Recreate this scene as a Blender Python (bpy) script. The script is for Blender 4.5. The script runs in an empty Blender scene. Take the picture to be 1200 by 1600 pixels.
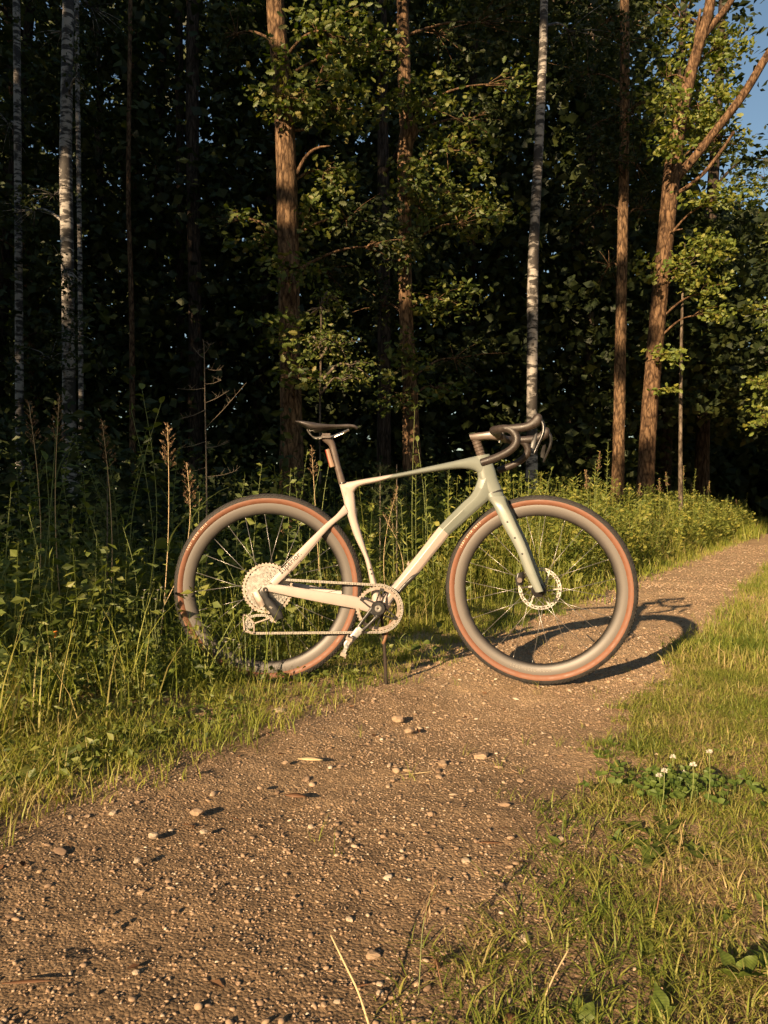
import bpy, math, random
import numpy as np
from mathutils import Matrix, Vector

# ------------------------------------------------------------------ camera, sky, sun, exposure
SC = bpy.context.scene
COL = SC.collection
CAM_H = 0.636
F = 1155.0                                   # focal length in photo pixels (1200 x 1600)
cam_d = bpy.data.cameras.new("camera"); cam = bpy.data.objects.new("camera", cam_d); COL.objects.link(cam)
cam.location = (0, 0, CAM_H); cam.rotation_euler = (math.radians(90), 0, 0)
cam_d.lens = 26.0; cam_d.sensor_width = 36.0; cam_d.clip_start = 0.05; cam_d.clip_end = 2000
SC.camera = cam

SUN_TRAVEL = Vector((1.65, 2.70, -1.0)).normalized()
SUN_EL = math.asin(-SUN_TRAVEL.z)
SUN_AZ = math.atan2(-SUN_TRAVEL.x, -SUN_TRAVEL.y)      # from +Y towards +X
world = bpy.data.worlds.new("World"); SC.world = world; world.use_nodes = True
wn = world.node_tree; wn.nodes.clear()
sky = wn.nodes.new("ShaderNodeTexSky"); sky.sky_type = 'NISHITA'; sky.sun_disc = False
sky.sun_elevation = SUN_EL; sky.sun_rotation = SUN_AZ; sky.altitude = 200; sky.air_density = 1.4; sky.dust_density = 0.8; sky.ozone_density = 2.0
bg = wn.nodes.new("ShaderNodeBackground"); bg.inputs['Strength'].default_value = 0.054
wo = wn.nodes.new("ShaderNodeOutputWorld")
wn.links.new(sky.outputs[0], bg.inputs[0]); wn.links.new(bg.outputs[0], wo.inputs[0])

sun_d = bpy.data.lights.new("sun", 'SUN'); sun = bpy.data.objects.new("sun", sun_d); COL.objects.link(sun)
sun_d.energy = 5.0; sun_d.angle = math.radians(0.55); sun_d.color = (1.0, 0.72, 0.43)
sun.rotation_euler = SUN_TRAVEL.to_track_quat('-Z', 'Y').to_euler(); sun.location = (-20, -30, 15)

SC.view_settings.view_transform = 'Standard'; SC.view_settings.look = 'None'
SC.view_settings.gamma = 1.0; SC.view_settings.exposure = 1.2
try: SC.view_settings.use_curve_mapping = False
except Exception: pass
SC.cycles.use_denoising = True
SC.cycles.max_bounces = 6; SC.cycles.diffuse_bounces = 3; SC.cycles.glossy_bounces = 2
SC.cycles.transmission_bounces = 3; SC.cycles.transparent_max_bounces = 4
SC.cycles.use_light_tree = False

rng = np.random.RandomState(7)
random.seed(7)
rad = math.radians

# ------------------------------------------------------------------ materials
M = {}
def new_mat(name):
    m = bpy.data.materials.new(name); m.use_nodes = True; nt = m.node_tree; nt.nodes.clear()
    out = nt.nodes.new("ShaderNodeOutputMaterial"); M[name] = m
    return m, nt, out
def N(nt, t, **kw):
    n = nt.nodes.new(t)
    for k, v in kw.items():
        if hasattr(n, k): setattr(n, k, v)
        else: n.inputs[k].default_value = v
    return n
def ramp(nt, stops, interp='LINEAR'):
    r = nt.nodes.new("ShaderNodeValToRGB"); e = r.color_ramp.elements; r.color_ramp.interpolation = interp
    e[0].position, e[0].color = stops[0][0], (*stops[0][1], 1)
    e[1].position, e[1].color = stops[-1][0], (*stops[-1][1], 1)
    for p, c in stops[1:-1]:
        x = e.new(p); x.color = (*c, 1)
    return r
def simple(name, col, rough=0.5, metal=0.0, coat=0.0, noise=0.0, nscale=30.0, bump=0.0, bscale=200.0, spec=0.5):
    m, nt, out = new_mat(name); p = nt.nodes.new("ShaderNodeBsdfPrincipled")
    p.inputs['Base Color'].default_value = (*col, 1); p.inputs['Roughness'].default_value = rough
    p.inputs['Metallic'].default_value = metal; p.inputs['Coat Weight'].default_value = coat
    p.inputs['Specular IOR Level'].default_value = spec
    tc = nt.nodes.new("ShaderNodeTexCoord")
    if noise > 0:
        n = N(nt, "ShaderNodeTexNoise"); n.inputs['Scale'].default_value = nscale; n.inputs['Detail'].default_value = 6
        nt.links.new(tc.outputs['Object'], n.inputs['Vector'])
        r = ramp(nt, [(0.3, tuple(c * (1 - noise) for c in col)), (0.7, tuple(min(1, c * (1 + noise)) for c in col))])
        nt.links.new(n.outputs['Fac'], r.inputs[0]); nt.links.new(r.outputs[0], p.inputs['Base Color'])
        r2 = ramp(nt, [(0.3, (rough * .8,) * 3), (0.7, (min(1, rough * 1.25),) * 3)])
        nt.links.new(n.outputs['Fac'], r2.inputs[0]); nt.links.new(r2.outputs[0], p.inputs['Roughness'])
    if bump > 0:
        n = N(nt, "ShaderNodeTexNoise"); n.inputs['Scale'].default_value = bscale; n.inputs['Detail'].default_value = 4
        nt.links.new(tc.outputs['Object'], n.inputs['Vector'])
        b = N(nt, "ShaderNodeBump"); b.inputs['Strength'].default_value = bump; b.inputs['Distance'].default_value = 0.002
        nt.links.new(n.outputs['Fac'], b.inputs['Height']); nt.links.new(b.outputs[0], p.inputs['Normal'])
    nt.links.new(p.outputs[0], out.inputs[0])
    return m
def leafmat(name, stops, trans=0.35, rough=0.7, gloss=0.02, patch=None, mottle=0):
    """leaf/blade: island-random tint, diffuse + translucent + a thin sheen"""
    m, nt, out = new_mat(name)
    g = nt.nodes.new("ShaderNodeNewGeometry"); r = ramp(nt, stops)
    if patch:
        tc = nt.nodes.new("ShaderNodeTexCoord"); n = N(nt, "ShaderNodeTexNoise"); n.inputs['Scale'].default_value = patch; n.inputs['Detail'].default_value = 2
        nt.links.new(tc.outputs['Object'], n.inputs['Vector'])
        mx = N(nt, "ShaderNodeMath", operation='MULTIPLY_ADD'); mx.inputs[1].default_value = 0.55
        m2 = N(nt, "ShaderNodeMath", operation='MULTIPLY_ADD'); m2.inputs[1].default_value = 1.7; m2.inputs[2].default_value = -0.53
        nt.links.new(g.outputs['Random Per Island'], mx.inputs[0]); nt.links.new(n.outputs['Fac'], m2.inputs[0])
        nt.links.new(m2.outputs[0], mx.inputs[2]); nt.links.new(mx.outputs[0], r.inputs[0])
    else:
        nt.links.new(g.outputs['Random Per Island'], r.inputs[0])
    d = N(nt, "ShaderNodeBsdfDiffuse"); t = N(nt, "ShaderNodeBsdfTranslucent"); gl = N(nt, "ShaderNodeBsdfGlossy")
    gl.inputs['Roughness'].default_value = rough * 0.8; gl.inputs['Color'].default_value = (1, 1, 1, 1)
    hs = N(nt, "ShaderNodeHueSaturation"); hs.inputs['Saturation'].default_value = 1.15; hs.inputs['Value'].default_value = 1.2
    if mottle:
        tm = nt.nodes.new("ShaderNodeTexCoord"); nm = N(nt, "ShaderNodeTexNoise"); nm.inputs['Scale'].default_value = mottle; nm.inputs['Detail'].default_value = 5; nt.links.new(tm.outputs['Object'], nm.inputs['Vector'])
        wv = N(nt, "ShaderNodeTexWave", wave_type='BANDS', bands_direction='Y'); wv.inputs['Scale'].default_value = 5; wv.inputs['Distortion'].default_value = 3; nt.links.new(tm.outputs['Object'], wv.inputs['Vector'])
        rm = ramp(nt, [(0.3, (0.62, 0.60, 0.5)), (0.62, (1.12, 1.08, 1.0)), (0.80, (1.5, 1.2, 0.8))]); rw = ramp(nt, [(0.0, (0.8, 0.8, 0.8)), (1.0, (1.08, 1.08, 1.08))]); nt.links.new(nm.outputs['Fac'], rm.inputs[0]); nt.links.new(wv.outputs['Fac'], rw.inputs[0])
        q1 = N(nt, "ShaderNodeMixRGB", blend_type='MULTIPLY'); q1.inputs[0].default_value = 1; q2 = N(nt, "ShaderNodeMixRGB", blend_type='MULTIPLY'); q2.inputs[0].default_value = 1
        nt.links.new(r.outputs[0], q1.inputs[1]); nt.links.new(rm.outputs[0], q1.inputs[2]); nt.links.new(q1.outputs[0], q2.inputs[1]); nt.links.new(rw.outputs[0], q2.inputs[2]); r = q2
    nt.links.new(r.outputs[0], hs.inputs['Color'])
    nt.links.new(r.outputs[0], d.inputs['Color']); nt.links.new(hs.outputs[0], t.inputs['Color'])
    a = N(nt, "ShaderNodeMixShader"); a.inputs[0].default_value = trans
    b = N(nt, "ShaderNodeMixShader"); b.inputs[0].default_value = gloss
    nt.links.new(d.outputs[0], a.inputs[1]); nt.links.new(t.outputs[0], a.inputs[2])
    nt.links.new(a.outputs[0], b.inputs[1]); nt.links.new(gl.outputs[0], b.inputs[2]); nt.links.new(b.outputs[0], out.inputs[0])
    return m

# bicycle
simple('paint_cream', (0.44, 0.365, 0.325), 0.38, coat=0.25, noise=0.04, nscale=18)
simple('paint_sage', (0.178, 0.196, 0.170), 0.38, coat=0.25, noise=0.04, nscale=18)
simple('rubber_tread', (0.028, 0.025, 0.023), 0.75, noise=0.35, nscale=60)
simple('rubber_tan', (0.180, 0.074, 0.040), 0.6, noise=0.10, nscale=40)
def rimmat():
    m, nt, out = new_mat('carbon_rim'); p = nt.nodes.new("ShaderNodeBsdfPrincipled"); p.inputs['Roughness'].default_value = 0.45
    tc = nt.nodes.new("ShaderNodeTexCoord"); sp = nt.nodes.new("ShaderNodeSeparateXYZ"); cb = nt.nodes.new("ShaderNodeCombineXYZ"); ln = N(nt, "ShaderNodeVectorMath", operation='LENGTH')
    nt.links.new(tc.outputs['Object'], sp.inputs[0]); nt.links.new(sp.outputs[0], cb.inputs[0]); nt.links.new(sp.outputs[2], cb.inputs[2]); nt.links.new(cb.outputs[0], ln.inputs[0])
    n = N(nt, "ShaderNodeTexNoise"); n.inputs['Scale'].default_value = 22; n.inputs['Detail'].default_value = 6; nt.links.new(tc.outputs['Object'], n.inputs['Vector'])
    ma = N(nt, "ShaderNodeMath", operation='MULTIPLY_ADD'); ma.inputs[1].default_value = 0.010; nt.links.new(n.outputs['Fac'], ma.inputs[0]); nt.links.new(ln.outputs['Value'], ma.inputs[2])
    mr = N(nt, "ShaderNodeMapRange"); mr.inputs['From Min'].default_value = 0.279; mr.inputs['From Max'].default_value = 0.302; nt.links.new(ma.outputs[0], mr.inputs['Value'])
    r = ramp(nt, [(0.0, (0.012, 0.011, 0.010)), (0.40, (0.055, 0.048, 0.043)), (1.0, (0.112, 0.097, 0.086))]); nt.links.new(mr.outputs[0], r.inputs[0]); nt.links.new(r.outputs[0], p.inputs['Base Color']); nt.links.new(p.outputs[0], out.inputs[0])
rimmat()                                                             # dusty black carbon; dark reflection at the inner edge painted into the radial ramp
simple('black_metal', (0.022, 0.021, 0.021), 0.38, noise=0.2, nscale=40)
simple('black_gloss', (0.018, 0.017, 0.017), 0.28)
simple('stem_alloy', (0.10, 0.074, 0.060), 0.38, noise=0.15, nscale=50)
simple('bar_tape', (0.036, 0.027, 0.023), 0.45, noise=0.25, nscale=80, bump=0.3, bscale=500)
simple('saddle_skin', (0.062, 0.052, 0.047), 0.45, noise=0.2, nscale=50)
simple('steel', (0.62, 0.60, 0.57), 0.32, metal=1.0, noise=0.1, nscale=80)
simple('steel_bright', (0.38, 0.355, 0.325), 0.38, metal=0.8, noise=0.1, nscale=90)
simple('steel_brown', (0.38, 0.31, 0.26), 0.45, metal=0.6, noise=0.15, nscale=60)
simple('chain_metal', (0.42, 0.385, 0.34), 0.45, metal=0.5, noise=0.15, nscale=120)
simple('spoke_metal', (0.29, 0.275, 0.26), 0.35, metal=0.7)
simple('alloy_pale', (0.42, 0.41, 0.39), 0.45, metal=0.45, noise=0.25, nscale=70)
simple('lamp_case', (0.26, 0.165, 0.11), 0.35)
simple('lamp_lens', (0.30, 0.035, 0.02), 0.2)
simple('print_black', (0.03, 0.028, 0.026), 0.5)
simple('print_cream', (0.72, 0.60, 0.45), 0.6)
simple('print_grey', (0.20, 0.18, 0.155), 0.5)
simple('stick_bark', (0.028, 0.019, 0.014), 0.9, noise=0.4, nscale=50, bump=0.6, bscale=150)
simple('dead_wood', (0.17, 0.135, 0.095), 0.85, noise=0.3, nscale=40)
simple('petal_white', (0.48, 0.45, 0.38), 0.7)
simple('petal_orange', (0.75, 0.22, 0.03), 0.6)
simple('straw', (0.50, 0.37, 0.20), 0.7, noise=0.2, nscale=40)
simple('stem_green', (0.16, 0.19, 0.055), 0.6, noise=0.3, nscale=20)
simple('stem_red', (0.20, 0.10, 0.05), 0.6, noise=0.3, nscale=20)

# vegetation
leafmat('grass_near', [(0.0, (0.065, 0.11, 0.016)), (0.30, (0.135, 0.18, 0.026)), (0.58, (0.225, 0.25, 0.040)), (0.80, (0.31, 0.285, 0.075)), (1.0, (0.42, 0.32, 0.15))], 0.30, patch=2.5)
leafmat('grass_verge', [(0.0, (0.075, 0.115, 0.018)), (0.4, (0.18, 0.22, 0.032)), (0.75, (0.30, 0.31, 0.050)), (1.0, (0.38, 0.31, 0.12))], 0.35, patch=1.6)
leafmat('grass_shade', [(0.0, (0.035, 0.055, 0.014)), (0.5, (0.075, 0.10, 0.024)), (0.85, (0.13, 0.14, 0.04)), (1.0, (0.24, 0.19, 0.09))], 0.30)
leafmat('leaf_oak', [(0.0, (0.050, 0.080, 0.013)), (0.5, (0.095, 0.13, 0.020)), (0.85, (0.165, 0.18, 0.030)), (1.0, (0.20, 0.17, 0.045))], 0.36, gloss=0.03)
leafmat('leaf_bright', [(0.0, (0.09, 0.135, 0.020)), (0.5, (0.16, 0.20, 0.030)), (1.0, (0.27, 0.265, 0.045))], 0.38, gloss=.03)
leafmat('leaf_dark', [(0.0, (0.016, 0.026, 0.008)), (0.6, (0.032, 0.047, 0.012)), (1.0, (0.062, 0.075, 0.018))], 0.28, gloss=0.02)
leafmat('leaf_weed', [(0.0, (0.06, 0.09, 0.016)), (0.6, (0.13, 0.165, 0.028)), (1.0, (0.22, 0.23, 0.045))], 0.35, gloss=0.03, rough=.7)
leafmat('leaf_stalk', [(0.0, (0.09, 0.13, 0.024)), (0.6, (0.20, 0.23, 0.040)), (1.0, (0.34, 0.31, 0.065))], 0.35)
leafmat('leaf_dock', [(0.0, (0.085, 0.135, 0.022)), (1.0, (0.15, 0.20, 0.036))], 0.35, gloss=0.025, rough=.7, mottle=5)
leafmat('leaf_clover', [(0.0, (0.07, 0.12, 0.022)), (1.0, (0.14, 0.19, 0.036))], 0.35, gloss=.02)
leafmat('needles', [(0.0, (0.03, 0.05, 0.02)), (1.0, (0.11, 0.13, 0.045))], 0.15)
leafmat('panicle', [(0.0, (0.13, 0.075, 0.045)), (0.6, (0.24, 0.15, 0.08)), (1.0, (0.38, 0.27, 0.14))], 0.3)
leafmat('litter', [(0.0, (0.06, 0.03, 0.015)), (0.6, (0.16, 0.08, 0.04)), (1.0, (0.28, 0.16, 0.08))], 0.15)

def soil(name, c_dark, c_mid, c_light, bump):
    m, nt, out = new_mat(name); p = nt.nodes.new("ShaderNodeBsdfPrincipled"); p.inputs['Roughness'].default_value = 0.95
    p.inputs['Specular IOR Level'].default_value = 0.2
    tc = nt.nodes.new("ShaderNodeTexCoord")
    n1 = N(nt, "ShaderNodeTexNoise"); n1.inputs['Scale'].default_value = 2.2; n1.inputs['Detail'].default_value = 5
    n2 = N(nt, "ShaderNodeTexNoise"); n2.inputs['Scale'].default_value = 70; n2.inputs['Detail'].default_value = 6; n2.inputs['Roughness'].default_value = 0.7
    v = N(nt, "ShaderNodeTexVoronoi"); v.inputs['Scale'].default_value = 190
    for n in (n1, n2, v): nt.links.new(tc.outputs['Object'], n.inputs['Vector'])
    add = N(nt, "ShaderNodeMath", operation='MULTIPLY_ADD'); add.inputs[1].default_value = 0.55
    nt.links.new(n1.outputs['Fac'], add.inputs[0])
    m2 = N(nt, "ShaderNodeMath", operation='MULTIPLY'); m2.inputs[1].default_value = 0.45
    nt.links.new(n2.outputs['Fac'], m2.inputs[0]); nt.links.new(m2.outputs[0], add.inputs[2])
    r = ramp(nt, [(0.32, c_dark), (0.5, c_mid), (0.68, c_light)])
    if name == 'path_soil':                                          # darker earth on the near left stretch
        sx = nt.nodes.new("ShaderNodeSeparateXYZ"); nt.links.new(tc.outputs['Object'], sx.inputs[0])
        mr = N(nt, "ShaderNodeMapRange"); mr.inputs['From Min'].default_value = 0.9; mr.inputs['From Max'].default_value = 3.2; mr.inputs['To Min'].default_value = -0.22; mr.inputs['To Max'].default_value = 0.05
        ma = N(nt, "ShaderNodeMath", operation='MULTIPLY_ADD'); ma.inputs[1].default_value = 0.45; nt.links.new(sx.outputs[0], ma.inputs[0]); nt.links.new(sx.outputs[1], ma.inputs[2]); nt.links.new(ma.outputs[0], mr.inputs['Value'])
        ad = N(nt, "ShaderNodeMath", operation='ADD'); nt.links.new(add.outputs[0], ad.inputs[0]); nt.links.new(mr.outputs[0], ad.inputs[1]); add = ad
    nt.links.new(add.outputs[0], r.inputs[0])
    gb = nt.nodes.new("ShaderNodeSeparateXYZ"); nt.links.new(v.outputs['Color'], gb.inputs[0]); gr_ = ramp(nt, [(0.0, (0.62, 0.60, 0.58)), (0.7, (1.05, 1.04, 1.02)), (1.0, (1.45, 1.42, 1.38))]); nt.links.new(gb.outputs[0], gr_.inputs[0])
    gm = N(nt, "ShaderNodeMixRGB", blend_type='MULTIPLY'); gm.inputs[0].default_value = 0.9; nt.links.new(r.outputs[0], gm.inputs[1]); nt.links.new(gr_.outputs[0], gm.inputs[2]); nt.links.new(gm.outputs[0], p.inputs['Base Color'])
    b = N(nt, "ShaderNodeBump"); b.inputs['Strength'].default_value = bump; b.inputs['Distance'].default_value = 0.006
    b2 = N(nt, "ShaderNodeBump"); b2.inputs['Strength'].default_value = bump * .7; b2.inputs['Distance'].default_value = 0.004; b2.invert = True
    nt.links.new(n2.outputs['Fac'], b.inputs['Height']); nt.links.new(v.outputs['Distance'], b2.inputs['Height'])
    nt.links.new(b.outputs[0], b2.inputs['Normal']); nt.links.new(b2.outputs[0], p.inputs['Normal'])
    nt.links.new(p.outputs[0], out.inputs[0])
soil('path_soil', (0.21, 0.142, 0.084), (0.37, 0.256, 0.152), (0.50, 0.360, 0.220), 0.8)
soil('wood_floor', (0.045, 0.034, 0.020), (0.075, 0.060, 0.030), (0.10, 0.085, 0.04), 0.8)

def stonemat(name, stops):
    m, nt, out = new_mat(name); p = nt.nodes.new("ShaderNodeBsdfPrincipled"); p.inputs['Roughness'].default_value = 0.85
    p.inputs['Specular IOR Level'].default_value = 0.3
    g = nt.nodes.new("ShaderNodeNewGeometry"); r = ramp(nt, stops); nt.links.new(g.outputs['Random Per Island'], r.inputs[0])
    tc = nt.nodes.new("ShaderNodeTexCoord"); n = N(nt, "ShaderNodeTexNoise"); n.inputs['Scale'].default_value = 120; n.inputs['Detail'].default_value = 4
    nt.links.new(tc.outputs['Object'], n.inputs['Vector'])
    mx = N(nt, "ShaderNodeMixRGB", blend_type='MULTIPLY'); mx.inputs[0].default_value = 0.5
    r2 = ramp(nt, [(0.3, (0.6, 0.57, 0.52)), (0.7, (1.15, 1.1, 1.05))])
    nt.links.new(n.outputs['Fac'], r2.inputs[0]); nt.links.new(r.outputs[0], mx.inputs[1]); nt.links.new(r2.outputs[0], mx.inputs[2])
    nt.links.new(mx.outputs[0], p.inputs['Base Color']); nt.links.new(p.outputs[0], out.inputs[0])
stonemat('gravel', [(0.0, (0.20, 0.135, 0.09)), (0.4, (0.30, 0.21, 0.14)), (0.75, (0.37, 0.265, 0.175)), (0.95, (0.42, 0.33, 0.24)), (1.0, (0.52, 0.45, 0.36))])
stonemat('stone_pale', [(0.0, (0.32, 0.25, 0.18)), (1.0, (0.44, 0.36, 0.27))])

def barkmat(name, dark, light, sx, sz, bump, ridge=True):
    m, nt, out = new_mat(name); p = nt.nodes.new("ShaderNodeBsdfPrincipled"); p.inputs['Roughness'].default_value = 0.9
    p.inputs['Specular IOR Level'].default_value = 0.15
    tc = nt.nodes.new("ShaderNodeTexCoord"); mp = N(nt, "ShaderNodeMapping"); mp.inputs['Scale'].default_value = (sx, sx, sz)
    nt.links.new(tc.outputs['Object'], mp.inputs['Vector'])
    n = N(nt, "ShaderNodeTexNoise"); n.inputs['Scale'].default_value = 1; n.inputs['Detail'].default_value = 8; n.inputs['Roughness'].default_value = 0.65
    nt.links.new(mp.outputs[0], n.inputs['Vector'])
    vo = N(nt, "ShaderNodeTexVoronoi", feature='DISTANCE_TO_EDGE'); vo.inputs['Scale'].default_value = 0.9; wv = N(nt, "ShaderNodeMixRGB"); wv.inputs[0].default_value = 0.35
    nt.links.new(mp.outputs[0], wv.inputs[1]); nt.links.new(n.outputs['Color'], wv.inputs[2]); nt.links.new(wv.outputs[0], vo.inputs['Vector'])
    cr = ramp(nt, [(0.0, (0.25, 0.22, 0.2)), (0.16, (1, 1, 1))]); nt.links.new(vo.outputs['Distance'], cr.inputs[0])
    r = ramp(nt, [(0.40, dark), (0.60, light)]); nt.links.new(n.outputs['Fac'], r.inputs[0]); mc = N(nt, "ShaderNodeMixRGB", blend_type='MULTIPLY'); mc.inputs[0].default_value = 0.85
    nt.links.new(r.outputs[0], mc.inputs[1]); nt.links.new(cr.outputs[0], mc.inputs[2]); nt.links.new(mc.outputs[0], p.inputs['Base Color'])
    b = N(nt, "ShaderNodeBump"); b.inputs['Strength'].default_value = bump; b.inputs['Distance'].default_value = 0.02
    b.inputs['Distance'].default_value = 0.03; nt.links.new(mc.outputs[0], b.inputs['Height']); nt.links.new(b.outputs[0], p.inputs['Normal'])
    nt.links.new(p.outputs[0], out.inputs[0])
barkmat('bark_oak', (0.065, 0.040, 0.024), (0.24, 0.150, 0.082), 30, 8, 1.0)
barkmat('bark_pine', (0.060, 0.035, 0.021), (0.21, 0.128, 0.070), 24, 8, 1.0)
barkmat('bark_dark', (0.028, 0.021, 0.016), (0.075, 0.056, 0.042), 24, 5, 0.8)
barkmat('bark_grey', (0.07, 0.055, 0.042), (0.20, 0.16, 0.12), 20, 8, 0.6)
def birchmat():
    m, nt, out = new_mat('bark_birch'); p = nt.nodes.new("ShaderNodeBsdfPrincipled"); p.inputs['Roughness'].default_value = 0.75
    tc = nt.nodes.new("ShaderNodeTexCoord")
    def band(sx, sz, t0, t1):
        mp = N(nt, "ShaderNodeMapping"); mp.inputs['Scale'].default_value = (sx, sx, sz); nt.links.new(tc.outputs['Object'], mp.inputs['Vector'])
        n = N(nt, "ShaderNodeTexNoise"); n.inputs['Scale'].default_value = 1; n.inputs['Detail'].default_value = 5; n.inputs['Roughness'].default_value = 0.6
        nt.links.new(mp.outputs[0], n.inputs['Vector'])
        r = ramp(nt, [(t0, (0, 0, 0)), (t1, (1, 1, 1))]); nt.links.new(n.outputs['Fac'], r.inputs[0]); return r
    a = band(6, 20, 0.45, 0.53); b = band(3, 3.2, 0.42, 0.50)
    mul = N(nt, "ShaderNodeMixRGB", blend_type='MULTIPLY'); mul.inputs[0].default_value = 1
    nt.links.new(a.outputs[0], mul.inputs[1]); nt.links.new(b.outputs[0], mul.inputs[2])
    mx = N(nt, "ShaderNodeMixRGB"); mx.inputs[1].default_value = (0.030, 0.025, 0.021, 1); mx.inputs[2].default_value = (0.33, 0.30, 0.265, 1)
    nt.links.new(mul.outputs[0], mx.inputs[0]); nt.links.new(mx.outputs[0], p.inputs['Base Color'])
    bp_ = N(nt, "ShaderNodeBump"); bp_.inputs['Strength'].default_value = 0.4; bp_.inputs['Distance'].default_value = 0.01
    nt.links.new(mul.outputs[0], bp_.inputs['Height']); nt.links.new(bp_.outputs[0], p.inputs['Normal']); nt.links.new(p.outputs[0], out.inputs[0])
birchmat()

# ------------------------------------------------------------------ mesh helpers
def tag(o, label=None, cat=None, group=None, kind=None):
    if label: o['label'] = label
    if cat: o['category'] = cat
    if group: o['group'] = group
    if kind: o['kind'] = kind
    return o
def empty(name, loc=(0, 0, 0), parent=None):
    o = bpy.data.objects.new(name, None); COL.objects.link(o); o.location = loc; o.empty_display_size = 0.1
    if parent: o.parent = parent
    return o
def np_mesh(name, V, T, mats, smooth=True, mi=None, sharp=None):
    V = np.ascontiguousarray(V, dtype=np.float32); T = np.ascontiguousarray(T, dtype=np.int32)
    me = bpy.data.meshes.new(name); me.vertices.add(len(V)); me.vertices.foreach_set('co', V.ravel())
    k = T.shape[1]
    me.loops.add(T.size); me.loops.foreach_set('vertex_index', T.ravel())
    me.polygons.add(len(T)); me.polygons.foreach_set('loop_start', np.arange(len(T), dtype=np.int32) * k)
    if mi is not None: me.polygons.foreach_set('material_index', np.ascontiguousarray(mi, dtype=np.int32))
    me.polygons.foreach_set('use_smooth', np.full(len(T), bool(smooth)))
    for m in (mats if isinstance(mats, (list, tuple)) else [mats]): me.materials.append(M[m])
    me.update(calc_edges=True)
    if sharp: me.set_sharp_from_angle(angle=rad(sharp))
    return me
def obj(name, me, parent=None, loc=None):
    o = bpy.data.objects.new(name, me); COL.objects.link(o)
    if parent: o.parent = parent
    if loc is not None: o.location = loc
    return o
class MB:
    def __init__(s): s.V = []; s.T = []; s.mi = []; s.n = 0
    def add(s, vt, m=0):
        V, T = vt; V = np.asarray(V, float); T = np.asarray(T, int)
        s.V.append(V); s.T.append(T + s.n); s.mi.append(np.full(len(T), m)); s.n += len(V); return s
    def mesh(s, name, mats, smooth=True, sharp=40):
        return np_mesh(name, np.vstack(s.V), np.vstack(s.T), mats, smooth, np.concatenate(s.mi), sharp if smooth else None)
    def build(s, name, mats, parent=None, smooth=True, sharp=40, loc=None):
        return obj(name, s.mesh(name, mats, smooth, sharp), parent, loc)
def A(*a): return np.array(a, float)
def unit(v): v = np.asarray(v, float); return v / (np.linalg.norm(v) + 1e-12)
def grid_tris(nu, nv, wrap_v=True):
    T = []
    for i in range(nu - 1):
        a = np.arange(nv if wrap_v else nv - 1); b = (a + 1) % nv
        T.append(np.stack([i * nv + a, i * nv + b, (i + 1) * nv + b], 1)); T.append(np.stack([i * nv + a, (i + 1) * nv + b, (i + 1) * nv + a], 1))
    return np.vstack(T)
def catmull(P, sub):
    P = np.asarray(P, float)
    if len(P) < 3 or sub < 2:
        if len(P) == 2 and sub > 1:
            t = np.linspace(0, 1, sub + 1)[:, None]; return P[0] * (1 - t) + P[1] * t
        return P
    Q = np.vstack([2 * P[0] - P[1], P, 2 * P[-1] - P[-2]]); out = []
    for i in range(1, len(Q) - 2):
        p0, p1, p2, p3 = Q[i - 1:i + 3]
        for k in range(sub):
            t = k / sub
            out.append(0.5 * (2 * p1 + (p2 - p0) * t + (2 * p0 - 5 * p1 + 4 * p2 - p3) * t * t + (3 * p1 - p0 - 3 * p2 + p3) * t ** 3))
    out.append(P[-1]); return np.array(out)
def tube(P, R, n=10, sub=1, caps=True, rough=None):
    """round tube along points P with radii R; rough(theta, arclen)->factor"""
    P = np.asarray(P, float); R = np.broadcast_to(np.asarray(R, float), (len(P),))
    PR = catmull(np.hstack([P, R[:, None]]), sub); P = PR[:, :3]; R = PR[:, 3]
    tan = np.gradient(P, axis=0); tan /= np.linalg.norm(tan, axis=1)[:, None] + 1e-12
    up = A(0, 0, 1) if abs(tan[0, 2]) < 0.9 else A(1, 0, 0)
    x = unit(np.cross(tan[0], up)); V = []; th = np.arange(n) * 2 * math.pi / n
    L = np.concatenate([[0], np.cumsum(np.linalg.norm(np.diff(P, axis=0), axis=1))])
    for i in range(len(P)):
        x = unit(x - tan[i] * np.dot(x, tan[i])); y = np.cross(tan[i], x)
        r = R[i] * (rough(th, L[i]) if rough else 1.0) * np.ones(n)
        V.append(P[i] + (np.cos(th) * r)[:, None] * x + (np.sin(th) * r)[:, None] * y)
    V = np.vstack(V); T = grid_tris(len(P), n)
    if caps:
        k = len(V); V = np.vstack([V, P[0], P[-1]]); a = np.arange(n); b = (a + 1) % n; e = (len(P) - 1) * n
        T = np.vstack([T, np.stack([np.full(n, k), b, a], 1), np.stack([np.full(n, k + 1), e + a, e + b], 1)])
    return V, T
def box(c, size, R=None):
    s = np.array(size, float) / 2
    V = np.array([[x, y, z] for x in (-1, 1) for y in (-1, 1) for z in (-1, 1)], float) * s
    if R is not None: V = V @ np.asarray(R).T
    T = np.array([[0, 1, 3], [0, 3, 2], [4, 6, 7], [4, 7, 5], [0, 4, 5], [0, 5, 1], [2, 3, 7], [2, 7, 6], [0, 2, 6], [0, 6, 4], [1, 5, 7], [1, 7, 3]])
    return V + np.asarray(c, float), T
def lathe_y(prof, n=48, c=(0, 0, 0)):
    """profile [(r, y)] spun about the y axis; closed loop when first == last"""
    th = np.arange(n) * 2 * math.pi / n; V = []
    for r, y in prof: V.append(np.stack([np.cos(th) * r, np.full(n, y), np.sin(th) * r], 1))
    return np.vstack(V) + np.asarray(c, float), grid_tris(len(prof), n)[:, ::-1]
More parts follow.
